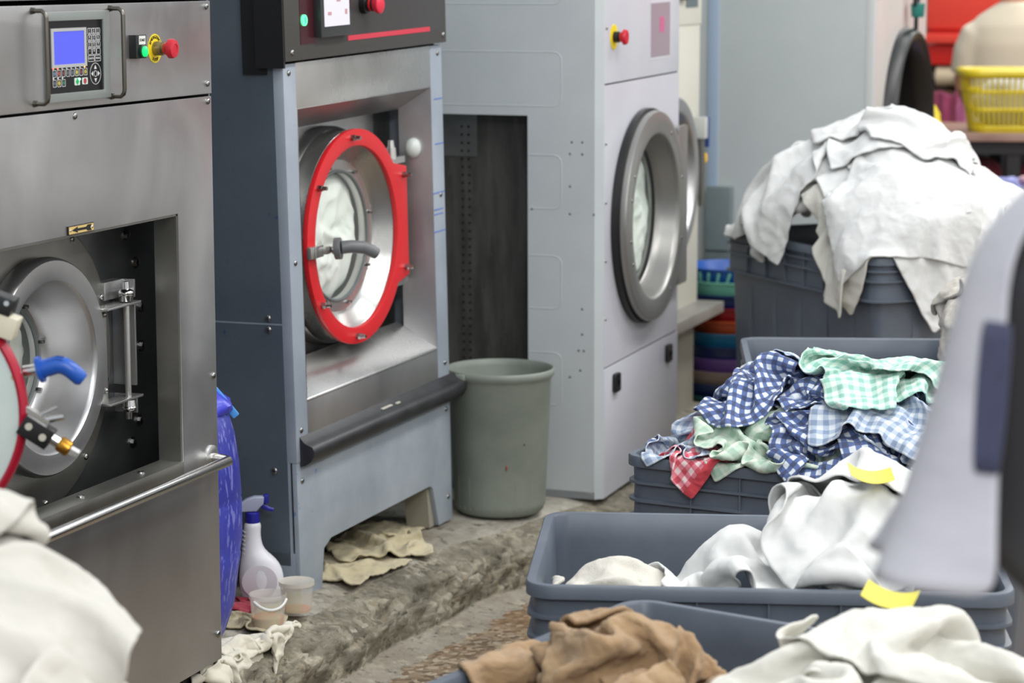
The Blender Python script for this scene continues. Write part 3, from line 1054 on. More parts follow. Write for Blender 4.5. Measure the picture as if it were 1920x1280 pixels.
    lg.hexa([(0.672, 0.014, -0.004), (0.706, 0.014, -0.004), (0.706, 0.08, -0.004), (0.672, 0.08, -0.004), (0.66, 0.014, 0.11), (0.672, 0.014, 0.11), (0.672, 0.08, 0.11), (0.66, 0.08, 0.11)])
    lg.box(0.70, 0.79, 0.014, 0.09, -0.004, 0.11)
    lg.build('leg', flat('leg_beige', (150, 146, 132), 0.5), t)
    MB().box(L0, 0.05, 0.014, 0.09, 0.0, 0.11).build('leg', GREYPAINT, t)
    for x0, x1 in ((L0, 0.03), (0.70, 0.79)):
        MB().box(x0, x1, 0.85, 0.94, 0.0, 0.11).build('leg', GREYPAINT, t)
    # dark control panel
    panel_grey = flat('panel_graphite', (72, 70, 68), 0.45, 0.2)
    MB().box(-0.072, 0.79, -0.014, 0.04, 1.249, 1.53).build('control_panel', panel_grey, t, bev=0.002)
    MB().box(-0.078, -0.071, -0.012, 0.06, 1.235, 1.53).build('panel_end', BLACKM, t)
    MB().box(-0.066, -0.061, 0.04, 0.1, 1.22, 1.53).build('side_bracket', BLACKM, t)
    fp = MB().box(0.0, 0.76, -0.0146, -0.014, 1.282, 1.53).build('panel_face', flat('panel_charcoal', (66, 64, 64), 0.3), t)
    MB().box(0.0, 0.072, -0.0152, -0.0146, 1.284, 1.53).build('maroon_reflection', flat('reflection_maroon', (66, 28, 36), 0.25), fp)  # maroon reflection on the panel, painted in as a flat strip
    MB().box(0.235, 0.69, -0.0156, -0.0146, 1.281, 1.2925).build('red_stripe', flat('red_stripe', (206, 56, 76), 0.5), fp)
    gb = MB().lathe([(0.013, -0.0146), (0.0125, -0.019), (0.0, -0.0195)], facing(0.017, 1.338), 28).build('power_button', lamp('green_button', (84, 236, 150), 1.3), fp)
    MB().box(0.0163, 0.0177, -0.0205, -0.0194, 1.332, 1.344).build('button_mark', flat('mark_green', (20, 90, 60), 0.5), gb)
    sc = MB().box(0.067, 0.222, -0.034, -0.0146, 1.296, 1.53).build('screen_unit', flat('bezel_dark', (52, 54, 56), 0.3), fp, bev=0.003)
    MB().box(0.083, 0.209, -0.0346, -0.034, 1.32, 1.53).build('screen', lamp('lilac_screen', (206, 204, 216), 0.28), sc)
    bl = MB()
    for i, (x, z, w_, h_) in enumerate(((0.10, 1.385, 0.014, 0.02), (0.145, 1.375, 0.02, 0.022), (0.186, 1.345, 0.012, 0.012), (0.10, 1.345, 0.018, 0.008))):
        bl.box(x, x + w_, -0.035, -0.0345, z, z + h_)
    bl.build('screen_marks', flat('screen_pink', (196, 150, 156), 0.5), sc)
    MB().lathe([(0.022, -0.0146), (0.022, -0.028), (0.016, -0.03), (0.016, -0.046)], facing(0.318, 1.362), 28).build('button_collar', BLACKP, fp)
    MB().lathe([(0.0162, -0.036), (0.0162, -0.04), (0.0162, -0.041)], facing(0.318, 1.362), 28).build('collar_band', RED, fp)
    MB().lathe([(0.015, -0.044), (0.0215, -0.056), (0.0215, -0.062), (0.014, -0.0665), (0, -0.067)], facing(0.318, 1.362), 28).build('stop_button', flat('stop_pinkred', (222, 44, 70), 0.35), fp)
    for x, z in ((-0.04, 1.268), (0.772, 1.268)):
        screw(t, x, z, -0.014, 0.0075)
    # door
    cx, cz = 0.36, 0.80
    MB().lathe([(0.268, 0.135), (0.268, 0.11), (0.262, 0.1)], facing(cx, cz), 90, cap=False).build('door_seat', STEEL, t)
    door = dish_door(t, cx, cz, 0.042, 0.262, 0.222, 0.155, 0.052, RED, 'door', STEEL_B, True)
    for k, a in enumerate((94, 145, 215, 265, 318, 42)):
        x, z = cx + 0.243 * math.cos(R(a)), cz + 0.243 * math.sin(R(a))
        if k >= 4:
            x, z = cx + 0.262, cz + (-0.11 if k == 4 else 0.125)
        q = MB()
        q.cyl((x, 0.038, z), (x, 0.026, z), 0.0085, 0.0075, 6)
        q.cyl((x, 0.026, z), (x, 0.014, z), 0.0055, 0.0045, 12)
        q.build('bolt', SCREW, door)
    hk = MB()
    hk.box(0.085, 0.15, 0.022, 0.034, cz - 0.02, cz + 0.008)
    hk.box(0.10, 0.104, 0.018, 0.04, cz - 0.021, cz + 0.009)
    hk.box(0.145, 0.168, 0.012, 0.03, cz - 0.015, cz + 0.003)
    hk.build('latch_clip', STEEL_B, door, bev=0.002)
    MB().sphere((0.172, 0.0, cz - 0.006), 0.0145).build('handle_ball', CHROME, door)
    hd = MB()
    hd.cyl((0.172, 0.004, cz - 0.004), (0.176, -0.010, cz - 0.003), 0.026, 0.026, 26)
    hd.tube([(0.175, -0.01, cz - 0.001), (0.19, -0.03, cz + 0.0), (0.21, -0.052, cz - 0.004), (0.225, -0.066, cz - 0.014), (0.234, -0.075, cz - 0.022)],
            [0.0155, 0.0155, 0.0155, 0.015, 0.0135], 18)
    hd.build('handle', flat('grey_grip', (104, 106, 108), 0.4), door, bev=0.001)
    for z in (0.965, 0.655):
        q = MB()
        q.cyl((0.602, 0.06, z), (0.602, 0.06, z + 0.03), 0.014, 0.012, 14)
        q.cyl((0.602, 0.06, z + 0.03), (0.602, 0.06, z + 0.048), 0.009, 0.007, 12)
        q.box(0.585, 0.66, 0.05, 0.135, z - 0.012, z + 0.004)
        q.build('hinge', STEEL_B, door)
    return t


M2 = red_washer()
drum_load('white_washing', 'white foamy washing filling the glass of the red-ringed door', 'laundry', to_world(M2, (0.36, 0.122, 0.80)), 0.162,
          fabric('drum_pale', (224, 230, 222), (238, 242, 236)), seed=11, rot=(0, 0, R(86.9)))


# ------------------------------------------------------------------ white dryer
def white_dryer():
    t = thing('tumble_dryer', 'white dryer with grey round door, dark recess in its pale side', 'tumble dryer', (-2.0, 6.2, 0.15), (0, R(-0.6), R(90)))
    # side panel with the service recess
    sx = 0.012
    S = Matrix(((0, 0, 1, 0), (1, 0, 0, 0), (0, 1, 0, 0), (0, 0, 0, 1)))   # (depth, z, x)
    o = [(0.02, 0.0), (1.0, 0.0), (1.0, 1.75), (0.02, 1.75)]
    i = [(0.212, 0.25), (0.72, 0.25), (0.72, 1.054), (0.212, 1.054)]
    sd = MB().ring_plate(o, i, sx, sx + 0.004, S).build('side_panel', SIDEGREY, t)
    for z in (1.226, 0.948, 0.673, 0.405, 1.5):
        p = [q for q in rrect(0.115, 0.9, z - 0.146, z, 0.022, 5) if q[0] < 0.2]
        stop = 0.9 if z > 1.1 else 0.208
        p = [(stop, p[0][1])] + p + [(stop, p[-1][1])]
        MB().tube([(sx + 0.0015, a, b) for a, b in p], 0.0026, 6).build('embossed_frame', SIDEGREY, sd)
    for d, z in ((0.055, 0.985), (0.085, 0.985), (0.055, 0.953), (0.09, 0.953), (0.09, 0.865), (0.2, 0.80), (0.09, 0.79), (0.022, 0.79), (0.055, 0.53), (0.055, 0.46), (0.05, 0.415), (0.065, 0.415), (0.06, 0.36), (0.09, 0.34)):
        MB().sphere((sx, d, z), 0.0035, (0.5, 1, 1), 10, 6).build('rivet', flat('rivet_grey', (118, 122, 124), 0.4, 0.6), sd)
    rc = MB()
    rc.box(0.11, 0.114, 0.2, 0.74, 0.25, 1.08)
    rc.box(sx + 0.004, 0.11, 0.2, 0.212, 0.25, 1.06)
    rc.box(sx + 0.004, 0.11, 0.2, 0.74, 1.054, 1.06)
    rc.box(sx + 0.004, 0.11, 0.2, 0.74, 0.24, 0.25)
    rc.box(sx + 0.004, 0.11, 0.735, 0.74, 0.25, 1.06)
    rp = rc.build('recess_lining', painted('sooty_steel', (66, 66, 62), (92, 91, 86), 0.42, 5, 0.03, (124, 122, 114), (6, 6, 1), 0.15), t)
    MB().box(0.106, 0.1095, 0.395, 0.6, 0.93, 1.05).build('upper_plate', STEEL_D, rp)
    pf = MB()
    for c in range(2):
        for k in range(34):
            z = 0.27 + 0.0225 * k
            pf.cyl((0.1055 if z > 0.92 else 0.1098, 0.42 + 0.02 * c, z), (0.1045 if z > 0.92 else 0.1088, 0.42 + 0.02 * c, z), 0.0036, 0.0036, 10)
    pf.build('perforation', DARK, rp)
    b = MB()
    b.box(0.75, 0.755, 0.004, 1.0, 0, 1.75)
    b.box(0.012, 0.755, 0.98, 1.0, 0, 1.75)
    b.box(0.012, 0.755, 0.004, 1.0, 1.74, 1.76)
    b.box(0.012, 0.755, 0.02, 1.0, 0.0, 0.02)
    b.build('cabinet', SIDEGREY, t)
    post = MB()
    post.hexa([(0.012, 0.022, 0), (0.03, 0.0, 0), (0.036, 0.0, 0), (0.036, 0.022, 0), (0.012, 0.022, 1.75), (0.03, 0.0, 1.75), (0.036, 0.0, 1.75), (0.036, 0.022, 1.75)])
    post.build('corner_post', SIDEGREY, t)
    cx, cz = 0.396, 0.748
    disc_hole(0.036, 0.755, 0.365, 1.137, cx, cz, 0.27, 0, 0.004).build('front_panel', WHITEPAINT, t)
    top = MB().box(0.036, 0.755, 0.0, 0.006, 1.141, 1.75).build('control_panel', WHITEPAINT, t, bev=0.0012)
    low = MB().box(0.036, 0.755, -0.002, 0.004, 0.0, 0.361).build('lower_door', WHITEPAINT, t, bev=0.0015)
    for x in (0.128, 0.642):
        h = MB().ring_plate(rrect(x - 0.023, x + 0.023, 0.285, 0.337, 0.008, 4), rrect(x - 0.013, x + 0.013, 0.293, 0.318, 0.005, 4), -0.014, -0.002, FRONT)
        h = h.build('handle', BLACKP, low, bev=0.0015)
        MB().box(x - 0.013, x + 0.013, -0.0045, -0.002, 0.293, 0.318).build('handle_recess', flat('handle_grey', (190, 190, 192), 0.5), h)
    q = MB().box(0.452, 0.66, -0.001, 0, 1.185, 1.352).build('display_surround', WHITEPAINT, top)
    MB().box(0.46, 0.652, -0.0018, -0.001, 1.193, 1.346).build('display', flat('display_mauve', (148, 142, 152), 0.25), top)
    MB().box(0.545, 0.59, -0.0024, -0.0018, 1.262, 1.306).build('display_square', flat('display_pink', (196, 98, 142), 0.4), top)
    emergency_stop(top, 0.115, 1.264, 0.034, True, 0.026, False, 0.021)
    # door: black gasket, broad dished steel ring, hinge plate on the right
    MB().lathe([(0.3, 0.0), (0.306, -0.004), (0.306, -0.02), (0.295, -0.024)], facing(cx, cz), 90, cap=False).build('door_gasket', BLACKP, t)
    MB().prism(rrect(cx + 0.262, 0.752, cz - 0.235, cz + 0.235, 0.01, 4), -0.03, -0.018, FRONT).build('hinge_plate', flat('door_grey', (148, 147, 144), 0.35, 0.6), t, bev=0.002)
    prof = [(0.285, -0.012), (0.296, -0.02), (0.3, -0.03), (0.296, -0.042), (0.28, -0.046), (0.24, -0.044), (0.234, -0.04), (0.23, -0.025), (0.222, 0.005), (0.216, 0.024), (0.212, 0.03), (0.206, 0.034), (0.206, 0.045)]
    d = MB().lathe(prof, facing(cx, cz), 90, cap=False).build('door', flat('door_grey', (148, 147, 144), 0.35, 0.6), t, ang=40)
    d.modifiers.new('thick', 'SOLIDIFY').thickness = 0.003
    MB().lathe([(0.213, 0.032), (0.209, 0.027), (0.201, 0.03), (0.201, 0.036)], facing(cx, cz), 80, cap=False).build('glass_gasket', BLACKP, d)
    g = MB().lathe([(0.207, 0.034), (0.1, 0.029), (0, 0.027)], facing(cx, cz), 60, cap=False).build('door_glass', MATS['door_glass'], d)
    for a in (150, 165, 190, 205, 20, -20, 60, -60):
        MB().sphere((cx + 0.262 * math.cos(R(a)), -0.045, cz + 0.262 * math.sin(R(a))), 0.005, (1, 0.5, 1), 10, 6).build('screw', SCREW, d)
    for x, z in ((0.046, 0.98), (0.046, 0.82), (0.046, 0.66), (0.05, 1.29), (0.046, 0.5)):
        screw(t, x, z, 0.0, 0.005)
    return t


DR = white_dryer()
drum_load('white_washing', 'white washing pressed to the glass of the grey dryer door', 'laundry', to_world(DR, (0.396, 0.056, 0.748)), 0.208,
          fabric('drum_pale_green', (212, 222, 212), (232, 238, 230)), seed=23, rot=(0, 0, R(90)), fade=0.004)


# ------------------------------------------------------------------ cream washer behind the dryer
def cream_washer():
    t = thing('washing_machine', 'cream washer half hidden behind the white dryer, steel door rim and grey ledge showing', 'washing machine', (-2.15, 7.0, 0.0), (0, 0, R(90)))
    b = MB()
    b.box(0.0, 0.71, 0.0, 0.9, 0.50, 1.7)
    b.build('cabinet', CREAM, t, bev=0.004)
    MB().box(0.0, 0.71, 0.01, 0.9, 0.15, 0.48).build('base_cabinet', painted('beige_base', (142, 138, 126), (160, 156, 144), 0.5, 3), t, bev=0.003)
    MB().box(-0.01, 0.74, -0.085, 0.3, 0.468, 0.505).build('ledge', painted('grey_ledge', (134, 130, 124), (156, 152, 146), 0.4, 4), t, bev=0.004)
    MB().box(0.0, 0.71, -0.004, 0.0, 1.42, 1.7).build('control_panel', CREAM, t, bev=0.003)
    MB().box(0.52, 0.66, -0.006, -0.004, 1.475, 1.62).build('panel_window', flat('window_slate', (86, 98, 104), 0.2), t)
    MB().box(0.30, 0.5, -0.02, -0.004, 1.5, 1.6).build('switch_block', BLACKP, t)
    d = dish_door(t, 0.36, 0.94, -0.03, 0.26, 0.21, 0.15, 0.08, STEEL_B)
    MB().cyl((0.636, -0.03, 0.83), (0.636, -0.03, 1.07), 0.011, 0.011, 12).build('latch_rod', flat('rod_grey', (112, 112, 108), 0.4, 0.6), t)
    MB().box(0.618, 0.658, -0.045, 0.0, 1.05, 1.12).build('latch_block', flat('latch_grey', (190, 192, 188), 0.4), t, bev=0.003)
    MB().box(0.655, 0.672, -0.047, 0.0, 1.02, 1.12).build('latch_lever', flat('latch_blue', (32, 62, 130), 0.4), t, bev=0.003)
    MB().cyl((0.66, -0.04, 0.985), (0.66, 0.0, 0.985), 0.017, 0.017, 18).build('knob', flat('knob_yellow', (226, 176, 40), 0.4), t, bev=0.003)
    return t


cream_washer()


# ------------------------------------------------------------------ big machine at the back with black round hatch
def hatch_machine():
    t = thing('tumble_dryer', 'tall pale grey dryer at the back with a black-rimmed round hatch', 'tumble dryer', (-1.672, 8.2, 0.0), (0, 0, R(90)))
    cy, cz, r = 0.53, 1.005, 0.335
    disc_hole(0.03, 0.95, 0.1, 1.9, cy, cz, r, 0.0, 0.005).build('front_panel', painted('front_blush', (202, 196, 192), (214, 210, 206), 0.4, 1.5), t)
    b = MB()
    b.box(0.0, 0.004, 0.02, 1.1, 0.0, 1.9)
    b.box(0.946, 0.95, 0.004, 1.1, 0.0, 1.9)
    b.box(0.0, 0.95, 1.09, 1.1, 0.0, 1.9)
    b.box(0.0, 0.95, 0.004, 1.1, 1.89, 1.9)
    b.box(0.0, 0.95, 0.004, 1.1, 0.08, 0.1)
    b.box(0.0, 0.95, 0.004, 0.02, 0.0, 0.1)
    b.build('cabinet', painted('pale_side', (184, 191, 193), (197, 203, 204), 0.45, 1.2, 0.005, (150, 146, 136)), t)
    MB().box(-0.002, 0.03, 0.0, 0.03, 0.0, 1.9).build('corner_post', flat('corner_pale', (196, 198, 198), 0.4), t, bev=0.004)
    MB().box(-0.006, 0.0, 0.545, 0.585, 0.0, 1.9).build('rear_post', flat('post_blue_grey', (160, 178, 200), 0.4), t, bev=0.004)
    rim = [(r - 0.02, 0.3), (r - 0.02, 0.02), (r - 0.01, -0.02), (r + 0.012, -0.045), (r + 0.03, -0.05), (r + 0.045, -0.035), (r + 0.05, 0.0)]
    MB().lathe(rim, facing(cy, cz), 90, cap=False).build('hatch_rim', flat('rim_black', (15, 15, 18), 0.4), t).modifiers.new('thick', 'SOLIDIFY').thickness = 0.003
    MB().lathe([(r + 0.02, 0.0), (r + 0.02, 0.8), (0, 0.8)], facing(cy, cz), 60, cap=False).build('drum', flat('drum_black', (7, 7, 8), 0.8), t)
    # hook and ring holding the hatch door chain
    hk = MB()
    hk.cyl((cy, -0.04, 1.38), (cy, -0.04, 1.44), 0.008, 0.008, 10)
    hk.tube([(cy + 0.03 * math.sin(a), -0.04, 1.49 - 0.03 * math.cos(a)) for a in [2 * PI * k / 20 for k in range(20)]], 0.008, 8, True)
    h = hk.build('hook', BLACKM, t)
    MB().cyl((cy, -0.045, 1.425), (cy, -0.045, 1.475), 0.022, 0.026, 18).build('hook_sleeve', flat('sleeve_teal', (26, 112, 104), 0.4), h, bev=0.004)
    MB().tube([(0.95, 0.075, 1.105), (0.985, 0.075, 1.105), (1.03, 0.075, 1.115)], 0.006, 8).build('peg', BLACKM, t)
    bx = MB()
    bx.box(-0.05, -0.001, 0.485, 0.575, 0.5, 0.845)
    k = bx.build('junction_box', painted('box_grey', (112, 124, 126), (124, 136, 138), 0.5, 6), t, bev=0.003)
    MB().box(-0.052, -0.05, 0.485, 0.575, 0.62, 0.624).build('box_seam', BLACKM, k)
    return t


hatch_machine()


# ------------------------------------------------------------------ things on the concrete base
def grey_bin():
    t = thing('waste_bin', 'round sage-grey plastic bin standing between the washer and the white dryer', 'bin', (-2.215, 5.99, 0.155))
    prof = [(0.0, 0.012), (0.105, 0.012), (0.117, 0.02), (0.1345, 0.372), (0.137, 0.384), (0.143, 0.39), (0.147, 0.386), (0.147, 0.374), (0.141, 0.366),
            (0.1375, 0.36), (0.123, 0.03), (0.118, 0.008), (0.108, 0.0), (0.0, 0.0)]
    b = MB().lathe(prof, None, 96, cap=False).build('body', BINP, t, ang=50)
    m = MB()
    for k in range(36):
        a = 2 * PI * k / 36
        r0, r1 = 0.1215, 0.1262
        c, s = math.cos(a), math.sin(a)
        m.tube([(r0 * c, r0 * s, 0.018), (r1 * c, r1 * s, 0.105 if k % 2 else 0.2)], 0.0012, 6)
    m.build('rib', BINP, b)
    for a, z, c in ((-62, 0.14, (150, 60, 60)), (-40, 0.2, (60, 60, 56))):
        MB().sphere((0.1305 * math.cos(R(a)), 0.1305 * math.sin(R(a)), z), 0.004, (0.6, 0.6, 1.8 if z < 0.2 else 0.7), 10, 6).build('stain', flat('stain_%d' % c[0], c, 0.8), b)
    return t


grey_bin()


def blue_drum():
    t = thing('plastic_drum', 'blue scuffed plastic drum squeezed between the two washers', 'drum', (-2.43, 4.53, 0.15))
    prof = [(0, 0), (0.09, 0.0), (0.112, 0.03), (0.132, 0.09), (0.143, 0.17), (0.148, 0.2), (0.1465, 0.205), (0.152, 0.24), (0.152, 0.32), (0.15, 0.325), (0.152, 0.332), (0.148, 0.4), (0.14, 0.46), (0.129, 0.5), (0.12, 0.512)]
    b = MB().lathe(prof, None, 72, cap=False).build('body', painted('scuffed_blue', (46, 50, 146), (70, 76, 172), 0.45, 9, 0.17, (112, 116, 190), (1, 1, 0.22)), t, ang=50)
    m = MB()
    rows = []
    n = 72
    for z, r in ((0.505, 0.12), (0.515, 0.132), (0.53, 0.134), (0.542, 0.12), (0.556, 0.105), (0.548, 0.06), (0.545, 0.0)):
        rows.append((z, r))
    vs, fs = [], []
    for z, r in rows:
        for i in range(n):
            a = 2 * PI * i / n
            rr = r * (1 + 0.05 * math.sin(a * 9 + z * 60) * (r > 0.1) + 0.02 * math.sin(a * 23))
            vs.append((rr * math.cos(a), rr * math.sin(a), z + 0.004 * math.sin(a * 7)))
    for j in range(len(rows) - 1):
        for i in range(n):
            k = (i + 1) % n
            fs.append((j * n + i, j * n + k, (j + 1) * n + k, (j + 1) * n + i))
    m.add(vs, fs)
    m.build('crumpled_collar', flat('blue_film', (70, 76, 204), 0.3), t, ang=60)
    M = Matrix.Translation((0.1, 0.05, 0.54)) @ Matrix.Rotation(R(27), 4, 'Z') @ Matrix.Rotation(R(52), 4, 'Y')
    MB().box(-0.05, 0.052, -0.004, 0.004, -0.008, 0.008, M).build('lever', flat('light_blue_lever', (86, 160, 232), 0.35), t, bev=0.003)
    return t


blue_drum()


def spray_bottle():
    t = thing('spray_bottle', 'white spray bottle with blue trigger leaning by the grey washer', 'spray bottle', (-2.405, 4.915, 0.152), (0, 0, R(26)))
    t.scale = (1.14, 1.14, 1.14)
    secs = [(0.0, 0.0, 0.036, 0.022), (0.004, 0, 0.04, 0.026), (0.03, 0.0, 0.0445, 0.029), (0.055, 0.0, 0.0455, 0.03), (0.08, -0.003, 0.040, 0.028), (0.095, -0.009, 0.031, 0.025),
            (0.108, -0.016, 0.022, 0.02), (0.125, -0.018, 0.0185, 0.018), (0.145, -0.018, 0.017, 0.017), (0.158, -0.0165, 0.0178, 0.0172), (0.163, -0.0165, 0.015, 0.015), (0.168, -0.0165, 0.012, 0.012)]
    n = 40
    m = MB()
    for z, x, a, b in secs:
        for i in range(n):
            an = 2 * PI * i / n
            grip = 0.0
            if 0.1 < z < 0.15 and math.cos(an) < -0.4:
                grip = 0.0012 * math.sin(z * 900)
            m.v.append((x + (a + grip) * math.cos(an), b * math.sin(an), z))
    for j in range(len(secs) - 1):
        for i in range(n):
            k = (i + 1) % n
            m.f.append((j * n + i, j * n + k, (j + 1) * n + k, (j + 1) * n + i))
    m.f.append(tuple(range(n))[::-1])
    b = m.build('bottle', painted('milky_plastic', (214, 214, 220), (226, 226, 232), 0.35, 9), t, ang=50)
    sb = b.modifiers.new('sub', 'SUBSURF')
    sb.levels = sb.render_levels = 1
    g = MB()
    for k in range(6):
        z = 0.102 + 0.009 * k
        g.tube([(-0.018 + (0.0205 - 0.0005 * k) * math.cos(a), 0.02 * math.sin(a), z) for a in [R(140 + 10 * q) for q in range(9)]], 0.0011, 6)
    g.build('grip_ribs', MATS['milky_plastic'], b)
    lb = MB()
    p0 = []
    for i in range(28):
        a = 2 * PI * i / 28
        p0.append((-0.004 + 0.036 * math.cos(a), 0.047 + 0.034 * math.sin(a)))
    lb.prism(p0, -0.0285, -0.0275, FRONT)
    lb.build('faded_label', flat('label_mauve', (196, 192, 198), 0.5), b, bev=0.0005)
    MB().lathe([(0.0, 0.164), (0.0145, 0.164), (0.015, 0.166), (0.0145, 0.184), (0.012, 0.186), (0, 0.186)], Matrix.Translation((-0.0165, 0, 0)), 24, cap=False).build('collar', flat('navy_plastic', (34, 36, 140), 0.35), t)
    hd = MB()
    poly = [(-0.052, 0.187), (-0.008, 0.187), (0.0, 0.197), (0.006, 0.202), (0.008, 0.218), (-0.012, 0.218), (-0.028, 0.213), (-0.044, 0.202)]
    hd.prism(poly, -0.009, 0.009, FRONT)
    hd.build('head', painted('frosted_head', (150, 156, 178), (172, 178, 198), 0.3, 8), t, bev=0.003, seg=3)
    nz = MB()
    nz.box(0.006, 0.017, -0.008, 0.008, 0.204, 0.221)
    nz.build('nozzle', MATS['navy_plastic'], t, bev=0.002)
    tr = MB().tube([(0.0, 0, 0.205), (0.006, 0, 0.197), (0.016, 0, 0.191), (0.026, 0, 0.1885)], [(0.004, 0.006), (0.0045, 0.006), (0.004, 0.005), (0.0025, 0.004)], 10)
    tr.build('trigger', MATS['navy_plastic'], t)
    return t


spray_bottle()


def tub(loc, rot, r, h, label, lid, liquid_h, tilt=(0, 0)):
    t = thing('plastic_tub', label, 'tub', loc, (tilt[0], tilt[1], rot), 'small clear tubs on the concrete kerb')
    cl = glass('clear_plastic', (232, 230, 222), 0.26, 0.2) if 'clear_plastic' not in MATS else MATS['clear_plastic']
    b = MB().lathe([(0, 0.001), (r * 0.86, 0.001), (r * 0.88, 0.004), (r * 0.98, h * 0.86), (r * 1.04, h * 0.87), (r * 1.05, h * 0.99), (r * 1.0, h), (r * 0.97, h * 0.97), (r * 0.95, h * 0.8), (r * 0.85, 0.006), (0, 0.006)],
                   None, 56, cap=False).build('wall', cl, t)
    MB().lathe([(0, 0.007), (r * 0.83, 0.007), (r * (0.83 + 0.1 * liquid_h / h), liquid_h), (0, liquid_h)], None, 48, cap=False).build(
        'liquid', flat('amber_liquid', (214, 124, 20), 0.15), t)
    fr = flat('frosted_residue', (206, 208, 160), 0.6, Alpha=0.4)
    arc = [R(200 + 8 * k) for k in range(14)]
    m = MB()
    vs = [(r * f * math.cos(a), r * f * math.sin(a), z) for z, f in ((h * 0.1, 0.875), (h * 0.8, 0.955)) for a in arc]
    n = len(arc)
    m.add(vs, [(i, i + 1, n + i + 1, n + i) for i in range(n - 1)])
    m.build('faded_label', fr, b)
    if lid:
        MB().lathe([(0, h * 1.0), (r * 0.98, h * 1.0), (r * 1.07, h * 1.02), (r * 1.07, h * 0.9), (r * 1.05, h * 0.89)], None, 56, cap=False).build('lid', glass('lid_plastic', (226, 220, 208), 0.6, 0.3), t)
    else:
        arc = [R(-150 + 12 * k) for k in range(11)]
        MB().tube([(r * 1.07 * math.cos(a), r * 1.07 * math.sin(a), h * (0.86 - 0.22 * math.sin(PI * k / 10))) for k, a in enumerate(arc)], (0.003), 8).build('bail_handle', flat('handle_white', (226, 226, 222), 0.4), t)
    return t


tub((-2.293, 4.715, 0.152), R(40), 0.040, 0.078, 'clear plastic tub with white bail handle and amber dregs, lower of two', False, 0.026)
tub((-2.28, 4.838, 0.155), R(10), 0.038, 0.074, 'lidded clear plastic tub behind, nearest the grey washer leg', True, 0.012)


# ------------------------------------------------------------------ crates
def crate(label, corner, ang, L, D, H, group='grey stacking crates of laundry', deep_flange=False):
    """corner = front-left rim corner (world), ang = direction of the front edge"""
    t = thing('laundry_crate', label, 'crate', (corner[0], corner[1], 0.0), (0, 0, R(ang)), group)
    rings = []

    def ring(ins, z, rad=0.05):
        rings.append([(x, y, z) for x, y in rrect(ins, L - ins, ins, D - ins, max(rad - ins, 0.012), 7)])
    ring(0.05, 0.04)
    ring(0.022, H - 0.05)
    ring(0.018, H - 0.004)
    ring(0.015, H)
    ring(0.002, H)
    ring(0.0, H - 0.003)
    ring(0.0, H - 0.022)
    ring(0.011, H - 0.024)
    zs = (H - 0.058, H - 0.096, H - 0.134) if not deep_flange else (H - 0.042, H - 0.07, H - 0.125)
    for z in zs:
        ring(0.012, z + 0.006)
        ring(0.002, z + 0.005)
        ring(0.002, z)
        ring(0.013, z - 0.002)
    if deep_flange:
        ring(0.03, zs[-1] - 0.006)
    ring(0.045, 0.03)
    ring(0.055, 0.012)
    n = len(rings[0])
    m = MB()
    for r in rings:
        m.v += r
    for j in range(len(rings) - 1):
        for i in range(n):
            k = (i + 1) % n
            m.f.append((j * n + i, j * n + k, (j + 1) * n + k, (j + 1) * n + i))
    m.f.append(tuple(range(n)))
    m.f.append(tuple((len(rings) - 1) * n + i for i in range(n))[::-1])
    rb = m
    z0 = zs[-1]
    for a, cnt in (('x', max(3, int(L / 0.115))), ('y', max(3, int(D / 0.115)))):
        for i in range(1, cnt):
            f = 0.05 + (i / cnt) * ((L if a == 'x' else D) - 0.1)
            for side in (0, 1):
                if a == 'x':
                    y0 = 0.004 if side == 0 else D - 0.012
                    rb.box(f - 0.0015, f + 0.0015, y0, y0 + 0.008, z0, H - 0.022)
                else:
                    x0 = 0.004 if side == 0 else L - 0.012
                    rb.box(x0, x0 + 0.008, f - 0.0015, f + 0.0015, z0, H - 0.022)
    if deep_flange:
        st = m
        for i in range(1, 6):
            f = L * i / 6
            st.box(f - 0.012, f + 0.012, 0.026, 0.034, 0.06, zs[-1] - 0.01)
        for i in range(1, 4):
            f = D * i / 4
            st.box(0.026, 0.034, f - 0.012, f + 0.012, 0.06, zs[-1] - 0.01)
            st.box(L - 0.034, L - 0.026, f - 0.012, f + 0.012, 0.06, zs[-1] - 0.01)
    m.build('tub_wall', CRATE, t, bev=0.0, ang=30)
    for x in (0.12, L - 0.12):
        for y in (0.1, D - 0.1):
            w = MB()
            w.cyl((x - 0.012, y, 0.012), (x + 0.012, y, 0.012), 0.012, 0.012, 16)
            w.build('foot', BLACKP, t)
    return t


def v2(p, a, d):
    return (p[0] + d * math.cos(R(a)), p[1] + d * math.sin(R(a)))


cA = v2((-1.109, 3.625), 76 - 180, 0.80)          # front-left corner lies out of frame
CRATE_A = crate('nearest grey crate, holding brown towels beside a white laundry sack', cA, -14, 0.72, 0.80, 0.60)
CRATE_B = crate('grey crate behind the nearest one, mostly empty with white bundles inside', (-1.300, 3.628), 15.5, 0.80, 0.555, 0.60)
CRATE_G = crate('dark-ribbed grey crate heaped with checked napkins, blue, mint and red', (-1.474, 4.709), -8.5, 0.86, 0.555, 0.60)
g2 = v2((-1.525, 5.87), 106.6 - 180, 0.50)
CRATE_H = crate('grey crate just behind the checked napkins, its back rim showing', g2, 16.6, 0.80, 0.50, 0.68)
wn = (-1.308, 6.464)
wl2 = v2(wn, 134, 0.86)
CRATE_W = crate('deep grey crate turned cornerwise under a tall white linen heap', wl2, -46, 0.86, 0.64, 0.82, deep_flange=True)
CRATE_L = crate('grey crate under the white towels at the lower left corner', (-1.90, 2.09), 12, 0.62, 0.45, 0.64)
CRATE_R = crate('small dark crate of pastel cloths behind the white linen heap', (-1.62, 9.35), 16, 0.6, 0.42, 0.76)


